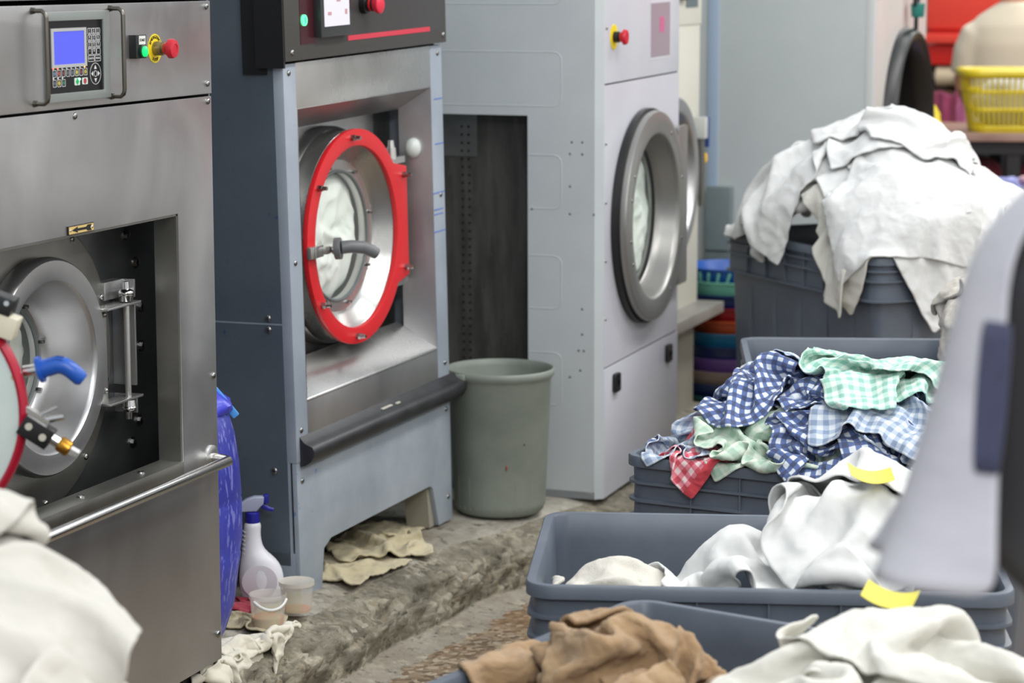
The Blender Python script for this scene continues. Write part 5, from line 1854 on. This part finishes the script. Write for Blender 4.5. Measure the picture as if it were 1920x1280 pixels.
def fall(pile, size, n, xy, rot=0.0, squash=(0.5, 0.5), seed=0, gather=100, settle=170, bend=0.35, lift=0.05, amp=0.03, fric=0.5, iters=7,
         twist=0.0, start=None, gap=0.8, ridge=0.0, keep=True, hold=None):
    """a sheet is gathered together in the air, dropped on the pile and left to settle; returns the grid of points"""
    (w, h), (nx, ny) = size, n
    sx, sy = w / (nx - 1), h / (ny - 1)
    sp = (sx + sy) / 2
    ds, df = sp * gap, sp * 0.65
    U, V = np.meshgrid(np.linspace(-0.5, 0.5, nx) * w, np.linspace(-0.5, 0.5, ny) * h)
    f, g = waves(seed), waves(seed + 100)
    Rm = rot2(R(rot))
    zc = pile.top(xy, max(w * squash[0], h * squash[1]) * 0.45) + lift
    Z = amp * f(U, V, 11) + amp * 0.6 * g(U, V, 24) + ridge * f(U, V * 0.2, 30)
    if start is None:
        X = np.concatenate([np.stack([U, V], -1) @ Rm.T + np.array(xy), (Z + zc)[..., None]], -1)
    else:
        X = np.array(start(U, V, Z), dtype=float)
    wob = 0.9 * sp
    tg = np.stack([U * squash[0] + wob * f(U, V, 9), V * squash[1] + wob * g(U, V, 9)], -1)
    if twist:
        an = twist * V / h
        tg = np.stack([np.cos(an) * tg[..., 0] - np.sin(an) * tg[..., 1], np.sin(an) * tg[..., 0] + np.cos(an) * tg[..., 1]], -1)
    tg = tg @ Rm.T + np.array(xy)
    X = X.astype(np.float32)
    vel = np.zeros_like(X)
    dt = 1 / 120
    gi = np.stack(np.meshgrid(np.arange(ny), np.arange(nx), indexing='ij'), -1).reshape(-1, 2)
    far = np.abs(gi[:, None] - gi[None]).max(-1) > 2
    dg = math.hypot(sx, sy)
    FZ = pile.frozen.astype(np.float32)
    crease = {}
    none = (np.zeros(0, int), np.zeros((0, 3), np.float32))

    def link(A, B, L, k, only_short=False):
        d = B - A
        l = np.sqrt((d * d).sum(-1, keepdims=True)) + 1e-9
        c = (0.5 * k * (l - L) / l) * d
        if only_short:
            c = np.where(l < L, c, 0)
        A += c
        B -= c

    def cut(X, ax, o, step, hop):
        A = X[:, o:-hop:step] if ax else X[o:-hop:step]
        B = X[:, o + hop::step] if ax else X[o + hop::step]
        m = min(A.shape[ax], B.shape[ax])
        return (A[:, :m], B[:, :m]) if ax else (A[:m], B[:m])
    for st in range(gather + settle):
        X0 = X.copy()
        if st < gather:
            vel[..., :2] += (tg - X[..., :2]) * (60 * min(1, st / 40) * dt)
            vel[..., :2] *= 0.92
            vel[..., 2] -= dt * 1.1
            vel *= 0.97
        else:
            vel *= 0.97
            vel[..., 2] -= 9.8 * dt
        sv = np.sqrt((vel * vel).sum(-1, keepdims=True))
        vel *= np.minimum(1, 1.3 / np.maximum(sv, 1e-6))
        X = X + vel * dt
        if st % 4 == 0:
            Y = X.reshape(-1, 3)
            d2 = (Y * Y).sum(1)
            D = d2[:, None] + d2[None] - 2 * Y @ Y.T
            I, J = np.nonzero((D < (ds * 1.7) ** 2) & far)
            m = I < J
            I, J = I[m], J[m]
            FI, FF = none
            if len(FZ):
                F = FZ[((FZ > Y.min(0) - 0.05) & (FZ < Y.max(0) + 0.05)).all(1)]
                if len(F):
                    D = d2[:, None] + (F * F).sum(1)[None] - 2 * Y @ F.T
                    FI, FJ = np.nonzero(D < (df * 1.8) ** 2)
                    FF = F[FJ]
        if st == gather:      # the folds it has taken become creases
            for ax, L in ((1, 2 * sx), (0, 2 * sy)):
                for o in range(4):
                    A, B = cut(X, ax, o, 4, 2)
                    l = np.sqrt(((B - A) ** 2).sum(-1, keepdims=True))
                    crease[ax, o] = l * 0.85 + L * 0.15
        touch = np.zeros(nx * ny, bool)
        for it in range(iters):
            for ax, L in ((1, sx), (0, sy)):
                for o in (0, 1):
                    link(*cut(X, ax, o, 2, 1), L, 0.95)
            for o in (0, 1):
                A, B = X[o:-1:2, :-1], X[o + 1::2, 1:]
                q = min(len(A), len(B))
                link(A[:q], B[:q], dg, 0.12)
                A, B = X[o:-1:2, 1:], X[o + 1::2, :-1]
                link(A[:q], B[:q], dg, 0.12)
            for ax, L in ((1, 2 * sx), (0, 2 * sy)):
                for o in range(4):
                    A, B = cut(X, ax, o, 4, 2)
                    if st < gather:
                        link(A, B, L * 0.9, bend * 0.3, True)
                    else:
                        link(A, B, crease[ax, o], bend)
            Y = X.reshape(-1, 3)
            if it % 3 == 2 or it == iters - 1:
                if len(I):
                    d = Y[J] - Y[I]
                    l = np.sqrt((d * d).sum(1, keepdims=True)) + 1e-9
                    e = np.minimum(l - ds, 0)
                    c = 0.25 * e / l * d
                    np.add.at(Y, I, c)
                    np.add.at(Y, J, -c)
                    t = e[:, 0] < 0
                    touch[I[t]] = touch[J[t]] = True
                if len(FI):
                    d = FF - Y[FI]
                    l = np.sqrt((d * d).sum(1, keepdims=True)) + 1e-9
                    e = np.minimum(l - df, 0)
                    np.add.at(Y, FI, 0.4 * e / l * d)
                    touch[FI[e[:, 0] < 0]] = True
                hh = pile.h(Y) + 0.006
                m = Y[:, 2] < hh
                Y[m, 2] = hh[m]
                touch |= m
                for b in pile.bins:
                    o_ = Y.copy()
                    b.push(Y, 0.008)
                    touch |= np.abs(o_ - Y).sum(1) > 1e-6
            X = Y.reshape(ny, nx, 3)
        dx = X - X0
        if st >= gather:
            dx[touch.reshape(ny, nx)] *= 1 - fric
            X = X0 + dx
        vel = dx / dt
    if keep:
        a = np.empty((ny * 2 - 1, nx * 2 - 1, 3))
        a[::2, ::2] = X
        a[1::2, ::2] = (X[1:] + X[:-1]) / 2
        a[:, 1::2] = (a[:, :-2:2] + a[:, 2::2]) / 2
        pile.settle(a.reshape(-1, 3))
    return X.astype(float)


WRINKLE = bpy.data.textures.new('wrinkle', 'MUSGRAVE')
WRINKLE.musgrave_type = 'RIDGED_MULTIFRACTAL'
WRINKLE.noise_scale = 0.11
WRINKLE.octaves = 1.6
WRINKLE.noise_intensity = 0.5
WRINKLE_FINE = bpy.data.textures.new('wrinkle_fine', 'CLOUDS')
WRINKLE_FINE.noise_scale = 0.022


def cloth(P, size, name, label, cat, mat, group=None, back=None, thick=0.0022, sub=2, relax=1, rumple=1.0):
    """grid of points -> one cloth object; UV runs in metres over the flat sheet"""
    ny, nx = P.shape[:2]
    for _ in range(relax):
        S = P.copy()
        S[1:-1, 1:-1] = P[1:-1, 1:-1] * 0.6 + 0.1 * (P[:-2, 1:-1] + P[2:, 1:-1] + P[1:-1, :-2] + P[1:-1, 2:])
        P = S
    P = P.reshape(-1, 3)
    base = P.mean(axis=0)
    base[2] = P[:, 2].min()
    P = P - base
    fs = [(j * nx + i, j * nx + i + 1, (j + 1) * nx + i + 1, (j + 1) * nx + i) for j in range(ny - 1) for i in range(nx - 1)]
    me = bpy.data.meshes.new(name)
    me.from_pydata(P.tolist(), [], fs)
    u = me.uv_layers.new(name='UVMap')
    for p in me.polygons:
        p.use_smooth = True
        for li in p.loop_indices:
            vi = me.loops[li].vertex_index
            u.data[li].uv = ((vi % nx) / (nx - 1) * size[0], (vi // nx) / (ny - 1) * size[1])
    me.materials.append(mat)
    me.materials.append(back or mat)
    ob = bpy.data.objects.new(name, me)
    COL.objects.link(ob)
    ob.location = base
    if sub:
        m = ob.modifiers.new('sub', 'SUBSURF')
        m.levels = 1
        m.render_levels = sub
    for tx, st in ((WRINKLE, 0.011), (WRINKLE_FINE, 0.004)):
        w = ob.modifiers.new('wrinkles', 'DISPLACE')
        w.texture = tx
        w.texture_coords = 'UV'
        w.strength = st * rumple
        w.mid_level = 0.5
    d = ob.modifiers.new('thick', 'SOLIDIFY')
    d.thickness = thick
    d.offset = 0
    d.material_offset = 1
    return tag(ob, label, cat, group)


BLUE = gingham('blue_check', (26, 44, 92), (66, 92, 150), (214, 220, 226), 0.013)
BLUE_PALE = gingham('faded_blue_check', (120, 138, 166), (164, 178, 198), (206, 212, 218), 0.013)
MINT = gingham('mint_check', (128, 180, 166), (174, 208, 196), (218, 228, 218), 0.0125)
SAGE = gingham('sage_check', (158, 186, 168), (184, 204, 188), (210, 218, 204), 0.017)
REDC = gingham('red_check', (196, 40, 66), (222, 118, 136), (234, 216, 214), 0.012, hem=(0.30, (206, 26, 52), 0.022))
WHITE = fabric('white_linen', (212, 213, 212), (221, 222, 221), scale=3)
IVORY = fabric('ivory_linen', (216, 214, 205), (226, 224, 216), scale=3)
TERRY = fabric('white_terry', (202, 198, 188), (214, 210, 200), weave=420, fuzz=0.7, scale=3)
BROWN = fabric('brown_terry', (150, 121, 88), (170, 142, 108), weave=420, fuzz=0.8, scale=4)
RAG = fabric('stained_rag', (214, 208, 190), (226, 222, 208), scale=5, stain=(190, 172, 128))
CHECKS = 'checked napkins heaped in the dark-ribbed crate'


def smooth01(t):
    t = np.clip(t, 0, 1)
    return t * t * (3 - 2 * t)


# ------------------------------------------------------------------ checked napkins
BG = Bin((-1.474, 4.709), -8.5, 0.86, 0.555, 0.60)


def heap_g(X):
    q = BG.loc(X[:, :2])
    x, y = q[:, 0], q[:, 1]
    h = 0.555 + 0.15 * smooth01((y - 0.05) / 0.22) * smooth01((x - 0.03) / 0.16) - 0.06 * smooth01((y - 0.34) / 0.2)
    return np.where((x > 0) & (x < 0.86) & (y > 0) & (y < 0.555), h, 0.0)


PG = Pile(heap_g, [BG])
NAP = 'checked_napkin'
for k, (x, y, s, rot, sq, mat, back, label) in enumerate([
        (0.30, 0.11, 0.40, 20, (0.45, 0.25), SAGE, None, 'sage checked napkin squashed against the front rim, centre of the crate'),
        (0.58, 0.11, 0.40, -20, (0.5, 0.25), SAGE, None, 'sage checked napkin low behind the navy checks at the front rim'),
        (0.10, 0.13, 0.42, 35, (0.24, 0.30), BLUE_PALE, BLUE, 'faded blue checked napkin at the left corner of the crate'),
        (0.155, 0.085, 0.30, -32, (0.2, 0.2), REDC, None, 'red checked napkin with red hem poking over the front rim'),
        (0.54, 0.17, 0.42, 8, (0.55, 0.26), MINT, None, 'mint checked napkin stretched across the middle of the heap'),
        (0.27, 0.15, 0.44, 60, (0.32, 0.28), SAGE, None, 'pale sage checked napkin bunched in the middle left of the heap'),
        (0.39, 0.15, 0.42, -40, (0.30, 0.28), SAGE, None, 'pale sage checked napkin twisted at the centre of the heap'),
        (0.45, 0.095, 0.40, -5, (0.36, 0.15), BLUE, BLUE_PALE, 'navy checked napkin lying along the front rim'),
        (0.59, 0.09, 0.40, 25, (0.30, 0.2), BLUE, BLUE_PALE, 'navy checked napkin crumpled at the front rim, right of the lying one'),
        (0.70, 0.10, 0.40, 50, (0.28, 0.26), BLUE_PALE, BLUE, 'faded blue checked napkin at the front rim beside the red ones'),
        (0.70, 0.17, 0.38, 25, (0.28, 0.34), REDC, None, 'red checked napkin at the crate end near the grey coat'),
        (0.59, 0.20, 0.50, -4, (0.52, 0.34), BLUE_PALE, BLUE, 'wide faded blue checked napkin with dark blue underside, spread under the mint ones'),
        (0.39, 0.26, 0.44, 40, (0.34, 0.32), BLUE, BLUE_PALE, 'navy checked napkin between the blue bundle and the mint ones'),
        (0.21, 0.27, 0.48, 15, (0.19, 0.20), BLUE, None, 'bold navy and white checked bundle on top of the heap'),
        (0.29, 0.35, 0.42, 70, (0.28, 0.32), BLUE_PALE, BLUE, 'faded blue checked napkin standing behind the navy bundle'),
        (0.46, 0.30, 0.54, -50, (0.32, 0.22), MINT, None, 'large mint checked napkin draped over the top of the heap'),
        (0.63, 0.36, 0.54, -8, (0.42, 0.22), MINT, None, 'mint checked napkin at the very top of the heap, toward the grey coat')]):
    wad = sq[0] < 0.25
    P = fall(PG, (s, s), (32, 32), BG.wor((x, y)), rot - 8, sq, seed=k * 7 + 3, settle=75 if wad else 150, gap=1.0 if wad else 0.8)
    cloth(P, (s, s), NAP, label, 'napkin', mat, CHECKS, back)


# ------------------------------------------------------------------ tall heap of white linen
BW = Bin(wl2, -46, 0.86, 0.64, 0.82)


def heap_w(X):
    q = BW.loc(X[:, :2])
    x, y = q[:, 0], q[:, 1]
    r2 = ((x - 0.44) / 0.47) ** 2 + ((y - 0.33) / 0.36) ** 2
    h = 0.78 + 0.27 * np.clip(1 - r2, 0, 1) ** 0.62
    return np.where((x > 0) & (x < 0.86) & (y > 0) & (y < 0.64), h, 0.0)


PW = Pile(heap_w, [BW])
for k, (x, y, s, rot, sq, mat, label) in enumerate([
        (0.12, 0.16, (0.5, 0.4), 10, (0.36, 0.36), IVORY, 'white linen piece tucked into the left corner of the deep crate'),
        (0.13, 0.34, (0.55, 0.42), 80, (0.4, 0.4), WHITE, 'white linen piece along the left end wall of the deep crate'),
        (0.17, 0.22, (0.62, 0.46), 30, (0.42, 0.42), WHITE, 'white linen piece low at the left end of the tall heap'),
        (0.42, 0.14, (0.66, 0.46), 5, (0.6, 0.45), WHITE, 'white linen piece across the lower front of the tall heap'),
        (0.66, 0.15, (0.62, 0.46), -30, (0.55, 0.5), IVORY, 'white linen piece low at the front corner of the tall heap'),
        (0.70, 0.42, (0.62, 0.5), 70, (0.6, 0.5), WHITE, 'white linen piece on the right flank of the tall heap'),
        (0.26, 0.46, (0.6, 0.46), -60, (0.5, 0.5), IVORY, 'white linen piece behind the left flank of the tall heap'),
        (0.31, 0.25, (0.62, 0.46), 50, (0.5, 0.42), WHITE, 'white linen piece on the left flank, its corner pointing down'),
        (0.55, 0.24, (0.66, 0.46), -12, (0.62, 0.4), WHITE, 'white linen piece wrapped across the middle of the tall heap'),
        (0.62, 0.36, (0.62, 0.46), 40, (0.45, 0.45), WHITE, 'white linen piece bunched on the right shoulder of the tall heap'),
        (0.28, 0.12, (0.55, 0.42), -15, (0.42, 0.34), WHITE, 'white linen piece rolled along the lower left front of the tall heap'),
        (0.76, 0.24, (0.58, 0.44), 25, (0.42, 0.38), WHITE, 'white linen piece bunched low on the right front of the tall heap'),
        (0.40, 0.33, (0.62, 0.5), -20, (0.6, 0.45), WHITE, 'white linen piece spread below the top of the tall heap'),
        (0.37, 0.33, (0.5, 0.42), 25, (0.34, 0.38), WHITE, 'white linen bunch at the very top of the tall heap, left knob'),
        (0.50, 0.36, (0.5, 0.42), -35, (0.36, 0.36), WHITE, 'white linen bunch at the very top of the tall heap, right knob'),
        (0.72, 0.005, (0.5, 0.16), 80, (0.98, 0.5), IVORY, 'narrow white strip hanging down over the rim of the deep crate'),
        (0.80, 0.12, (0.46, 0.34), 62, (0.97, 0.9), WHITE, 'white towel hanging over the near corner of the deep crate')]):
    n = (32, 26) if s[1] > 0.2 else (30, 12)
    P = fall(PW, s, n, BW.wor((x, y)), rot - 46, sq, seed=k * 5 + 2, settle=120, gap=0.9, gather=60 if sq[0] > 0.9 else 100, amp=0.012 if sq[0] > 0.9 else 0.035, fric=0.8 if sq[0] > 0.9 else 0.5)
    cloth(P, s, 'white_linen', label, 'linen', mat, 'white linen heaped on the deep crate', thick=0.004, rumple=0.55)

# ------------------------------------------------------------------ bundles in the half-empty crate
BB = Bin((-1.300, 3.628), 15.5, 0.80, 0.555, 0.60)


def heap_b(X):
    q = BB.loc(X[:, :2])
    x, y = q[:, 0], q[:, 1]
    h = 0.47 + 0.10 * np.exp(-((x - 0.14) / 0.08) ** 2 - ((y - 0.22) / 0.09) ** 2)
    h = h + 0.10 * smooth01((x - 0.24) / 0.12) * smooth01((0.5 - y) / 0.2) + 0.07 * smooth01((x - 0.48) / 0.08)
    h = h - 0.07 * smooth01((0.10 - y) / 0.05)
    return np.where((x > 0) & (x < 0.8) & (y > 0) & (y < 0.555), h, 0.0)


PB = Pile(heap_b, [BB])
for k, (x, y, s, rot, sq, mat, n, label) in enumerate([
        (0.14, 0.20, (0.44, 0.36), 40, (0.30, 0.34), TERRY, (34, 28), 'white terry towel wadded at the left end of the half-empty crate'),
        (0.42, 0.24, (0.8, 0.5), -6, (0.40, 0.26), WHITE, (42, 28), 'smooth white sheet bundled along the middle of the half-empty crate'),
        (0.62, 0.24, (0.7, 0.5), 20, (0.30, 0.26), WHITE, (36, 28), 'white sheet bundle with a yellow tag, in front of the grey coat'),
        (0.62, 0.32, (0.55, 0.5), 60, (0.22, 0.24), WHITE, (32, 30), 'upright white bundle at the back of the half-empty crate')]):
    P = fall(PB, s, n, BB.wor((x, y)), rot + 15, sq, seed=k * 9 + 4, amp=0.035, settle=80, gap=1.0, ridge=0.02)
    cloth(P, s, 'white_bundle', label, 'linen', mat, 'white bundles in the half-empty crate', thick=0.005 if mat is TERRY else 0.003, rumple=0.5)

# ------------------------------------------------------------------ brown towels and white sack in the nearest crate
BA = Bin(cA, -14, 0.72, 0.80, 0.60)


def heap_a(X):
    q = BA.loc(X[:, :2])
    x, y = q[:, 0], q[:, 1]
    h = 0.48 + 0.03 * np.exp(-((x - 0.20) / 0.10) ** 2 - ((y - 0.40) / 0.16) ** 2) + 0.14 * smooth01((x - 0.38) / 0.10) * smooth01((0.74 - y) / 0.2)
    return np.where((x > 0) & (x < 0.72) & (y > 0) & (y < 0.8), h, 0.0)


PA = Pile(heap_a, [BA])
for k, (x, y, s, rot, sq, mat, n, name, label, grp) in enumerate([
        (0.20, 0.28, (0.56, 0.4), 10, (0.26, 0.26), BROWN, (36, 27), 'brown_towel', 'brown terry towel lowest in the nearest crate', 'brown terry towels in the nearest crate'),
        (0.30, 0.42, (0.56, 0.4), -30, (0.22, 0.22), BROWN, (36, 27), 'brown_towel', 'brown terry towel beside the white sack', 'brown terry towels in the nearest crate'),
        (0.14, 0.42, (0.56, 0.4), 50, (0.18, 0.22), BROWN, (36, 27), 'brown_towel', 'brown terry towel bunched against the crate wall', 'brown terry towels in the nearest crate'),
        (0.22, 0.40, (0.56, 0.4), -60, (0.2, 0.2), BROWN, (36, 27), 'brown_towel', 'brown terry towel folded open on top of the others', 'brown terry towels in the nearest crate'),
        (0.555, 0.52, (0.66, 0.5), 20, (0.42, 0.40), IVORY, (38, 30), 'white_sack', 'plump white laundry sack beside the brown towels', 'white sacks in the nearest crate'),
        (0.60, 0.34, (0.62, 0.5), -30, (0.36, 0.4), IVORY, (36, 30), 'white_sack', 'white laundry sack in front of the tagged one', 'white sacks in the nearest crate'),
        (0.63, 0.56, (0.66, 0.5), 75, (0.26, 0.26), IVORY, (42, 32), 'white_sack', 'puckered white sack with a yellow tag, under the grey coat', 'white sacks in the nearest crate')]):
    P = fall(PA, s, n, BA.wor((x, y)), rot - 14, sq, seed=k * 3 + 5, amp=0.035, settle=45 if mat is BROWN else 90, gap=1.25 if mat is BROWN else 1.1, ridge=0.02)
    cloth(P, s, name, label, 'towel' if mat is BROWN else 'sack', mat, grp, thick=0.006 if mat is BROWN else 0.003, rumple=1.6 if mat is BROWN else 0.7)

# ------------------------------------------------------------------ white pile at the lower left corner
BL = Bin((-1.90, 2.09), 12, 0.62, 0.45, 0.64)


def heap_l(X):
    q = BL.loc(X[:, :2])
    x, y = q[:, 0], q[:, 1]
    r = np.sqrt(((x - 0.29) / 0.40) ** 2 + ((y - 0.25) / 0.34) ** 2)
    h = 0.54 + 0.37 * np.clip(1 - r, 0, 1) ** 0.9
    return np.where((x > 0) & (x < 0.62) & (y > 0) & (y < 0.45), h, 0.0)


PL = Pile(heap_l, [BL])
OFFWHITE = fabric('unbleached_linen', (192, 189, 181), (204, 201, 194), scale=3)
for k, (x, y, s, rot, sq, label) in enumerate([
        (0.46, 0.22, (0.7, 0.5), 10, (0.36, 0.36), 'white sheet at the foot of the lower left pile, trailing right'),
        (0.30, 0.16, (0.7, 0.55), 70, (0.36, 0.32), 'white sheet wrapped round the near side of the lower left pile'),
        (0.40, 0.27, (0.6, 0.5), -40, (0.34, 0.3), 'white sheet folded over the right slope of the lower left pile'),
        (0.20, 0.27, (0.6, 0.5), 55, (0.34, 0.3), 'white sheet behind the peak of the lower left pile'),
        (0.35, 0.20, (0.66, 0.5), 15, (0.34, 0.3), 'white sheet rolled below the peak of the lower left pile'),
        (0.29, 0.25, (0.55, 0.45), 25, (0.2, 0.22), 'white sheet bunched at the peak of the lower left pile')]):
    P = fall(PL, s, (36, 28), BL.wor((x, y)), rot + 12, sq, seed=k * 4 + 8, amp=0.04, settle=80, gap=1.1, ridge=0.02)
    cloth(P, s, 'white_sheet', label, 'sheet', OFFWHITE, 'white sheets at the lower left corner', thick=0.004, rumple=0.6)

# ------------------------------------------------------------------ pale towels in the crate behind the napkins
BH = Bin(g2, 16.6, 0.80, 0.50, 0.68)


def heap_h(X):
    q = BH.loc(X[:, :2])
    x, y = q[:, 0], q[:, 1]
    h = 0.45 + 0.31 * smooth01((x - 0.44) / 0.1)
    return np.where((x > 0) & (x < 0.8) & (y > 0) & (y < 0.5), h, 0.0)


PH = Pile(heap_h, [BH])
GREYTERRY = fabric('greyish_terry', (196, 190, 180), (212, 206, 198), weave=420, fuzz=0.8, scale=4)
for k, (x, y, label) in enumerate([
        (0.585, 0.22, 'greyish terry towel at the bottom of the stack behind the mint napkins'),
        (0.60, 0.22, 'greyish terry towel in the middle of the stack behind the mint napkins'),
        (0.61, 0.22, 'greyish terry towel second from top of the stack behind the mint napkins'),
        (0.63, 0.22, 'greyish terry towel topping the stack behind the mint napkins')]):
    s = (0.46, 0.36)
    P = fall(PH, s, (28, 22), BH.wor((x, y)), 16 + 37 * k, (0.36, 0.34), seed=k * 6 + 1, amp=0.035, settle=70, gap=1.0)
    cloth(P, s, 'terry_towel', label, 'towel', GREYTERRY, 'greyish terry towels behind the napkins', thick=0.006)

# ------------------------------------------------------------------ pastel cloths in the far crate
BR = Bin((-1.62, 9.35), 16, 0.6, 0.42, 0.76)


def heap_r(X):
    q = BR.loc(X[:, :2])
    return np.where((q[:, 0] > 0) & (q[:, 0] < 0.6) & (q[:, 1] > 0) & (q[:, 1] < 0.42), 0.72, 0.0)


PR = Pile(heap_r, [BR])
for k, (x, y, c, label) in enumerate([(0.15, 0.2, (226, 186, 172), 'peach cloth in the small far crate'), (0.30, 0.2, (146, 150, 206), 'lilac cloth in the small far crate'),
                                      (0.45, 0.2, (216, 168, 176), 'pale pink cloth in the small far crate')]):
    P = fall(PR, (0.4, 0.34), (18, 16), BR.wor((x, y)), 40 * k, (0.42, 0.42), seed=k + 30, settle=100)
    cloth(P, (0.4, 0.34), 'pastel_cloth', label, 'cloth', fabric('pastel_%d' % k, c), 'pastel cloths in the far crate', thick=0.004)


# ------------------------------------------------------------------ rags on the concrete base
def ground_f(X):
    x, y = X[:, 0], X[:, 1]
    e = np.array([edge_x(v) for v in y])
    return np.where(x < e - 0.005, 0.152, 0.02)


PF = Pile(ground_f)
YRAG = fabric('yellowed_rag', (176, 164, 132), (196, 186, 156), scale=5, stain=(140, 122, 84))
for k, (x, y, s, rot, sq, mat, cat, label) in enumerate([
        (-2.235, 4.42, (0.36, 0.28), 100, (0.62, 0.5), RAG, 'rag', 'stained white rag on the kerb by the steel washer corner'),
        (-2.25, 4.59, (0.30, 0.2), 60, (0.55, 0.5), RAG, 'rag', 'twisted white rag in front of the clear tubs'),
        (-2.37, 4.735, (0.26, 0.2), 20, (0.4, 0.4), YRAG, 'rag', 'yellowed rag wadded behind the front tub'),
        (-2.45, 4.80, (0.2, 0.16), 40, (0.4, 0.4), fabric('crimson_rag', (140, 22, 48)), 'rag', 'small crimson rag between drum and spray bottle'),
        (-2.345, 5.27, (0.3, 0.24), 80, (0.62, 0.5), YRAG, 'rag', 'yellowed rag under the grey washer, nearest its front leg'),
        (-2.36, 5.44, (0.34, 0.26), 50, (0.5, 0.45), YRAG, 'rag', 'yellowed rag in the middle of the gap under the grey washer'),
        (-2.40, 5.62, (0.28, 0.18), 95, (0.55, 0.4), YRAG, 'rag', 'rolled yellowed rag under the far end of the grey washer')]):
    P = fall(PF, s, (26, 20), (x, y), rot, sq, seed=k * 8 + 6, amp=0.02, settle=110, lift=0.03)
    cloth(P, s, 'rag', label, cat, mat, 'rags lying on the concrete base', thick=0.004)


# ------------------------------------------------------------------ yellow paper tags on the sacks
def paper_tag(pile, b, x, y, ang, label):
    c = b.wor((x, y))
    z = pile.top(c, 0.03) + 0.006
    m = MB()
    n = 8
    vs = []
    for j in range(3):
        for i in range(n + 1):
            u = i / n - 0.5
            vs.append((u * 0.075, (j - 1) * 0.02, 0.012 * u * u * 4 - 0.004 * u))
    fs = [(j * (n + 1) + i, j * (n + 1) + i + 1, (j + 1) * (n + 1) + i + 1, (j + 1) * (n + 1) + i) for j in range(2) for i in range(n)]
    o = m.add(vs, fs).build('paper_tag', flat('tag_yellow', (226, 214, 96), 0.8), None)
    d = o.modifiers.new('thick', 'SOLIDIFY')
    d.thickness = 0.001
    o.location = (c[0], c[1], z)
    o.rotation_euler = (R(20), R(4), R(ang))
    return tag(o, label, 'tag', 'yellow paper tags on laundry')


paper_tag(PB, BB, 0.57, 0.16, 24, 'yellow paper tag on the white bundle in the half-empty crate')
paper_tag(PA, BA, 0.55, 0.58, -4, 'yellow paper tag on the puckered sack in the nearest crate')
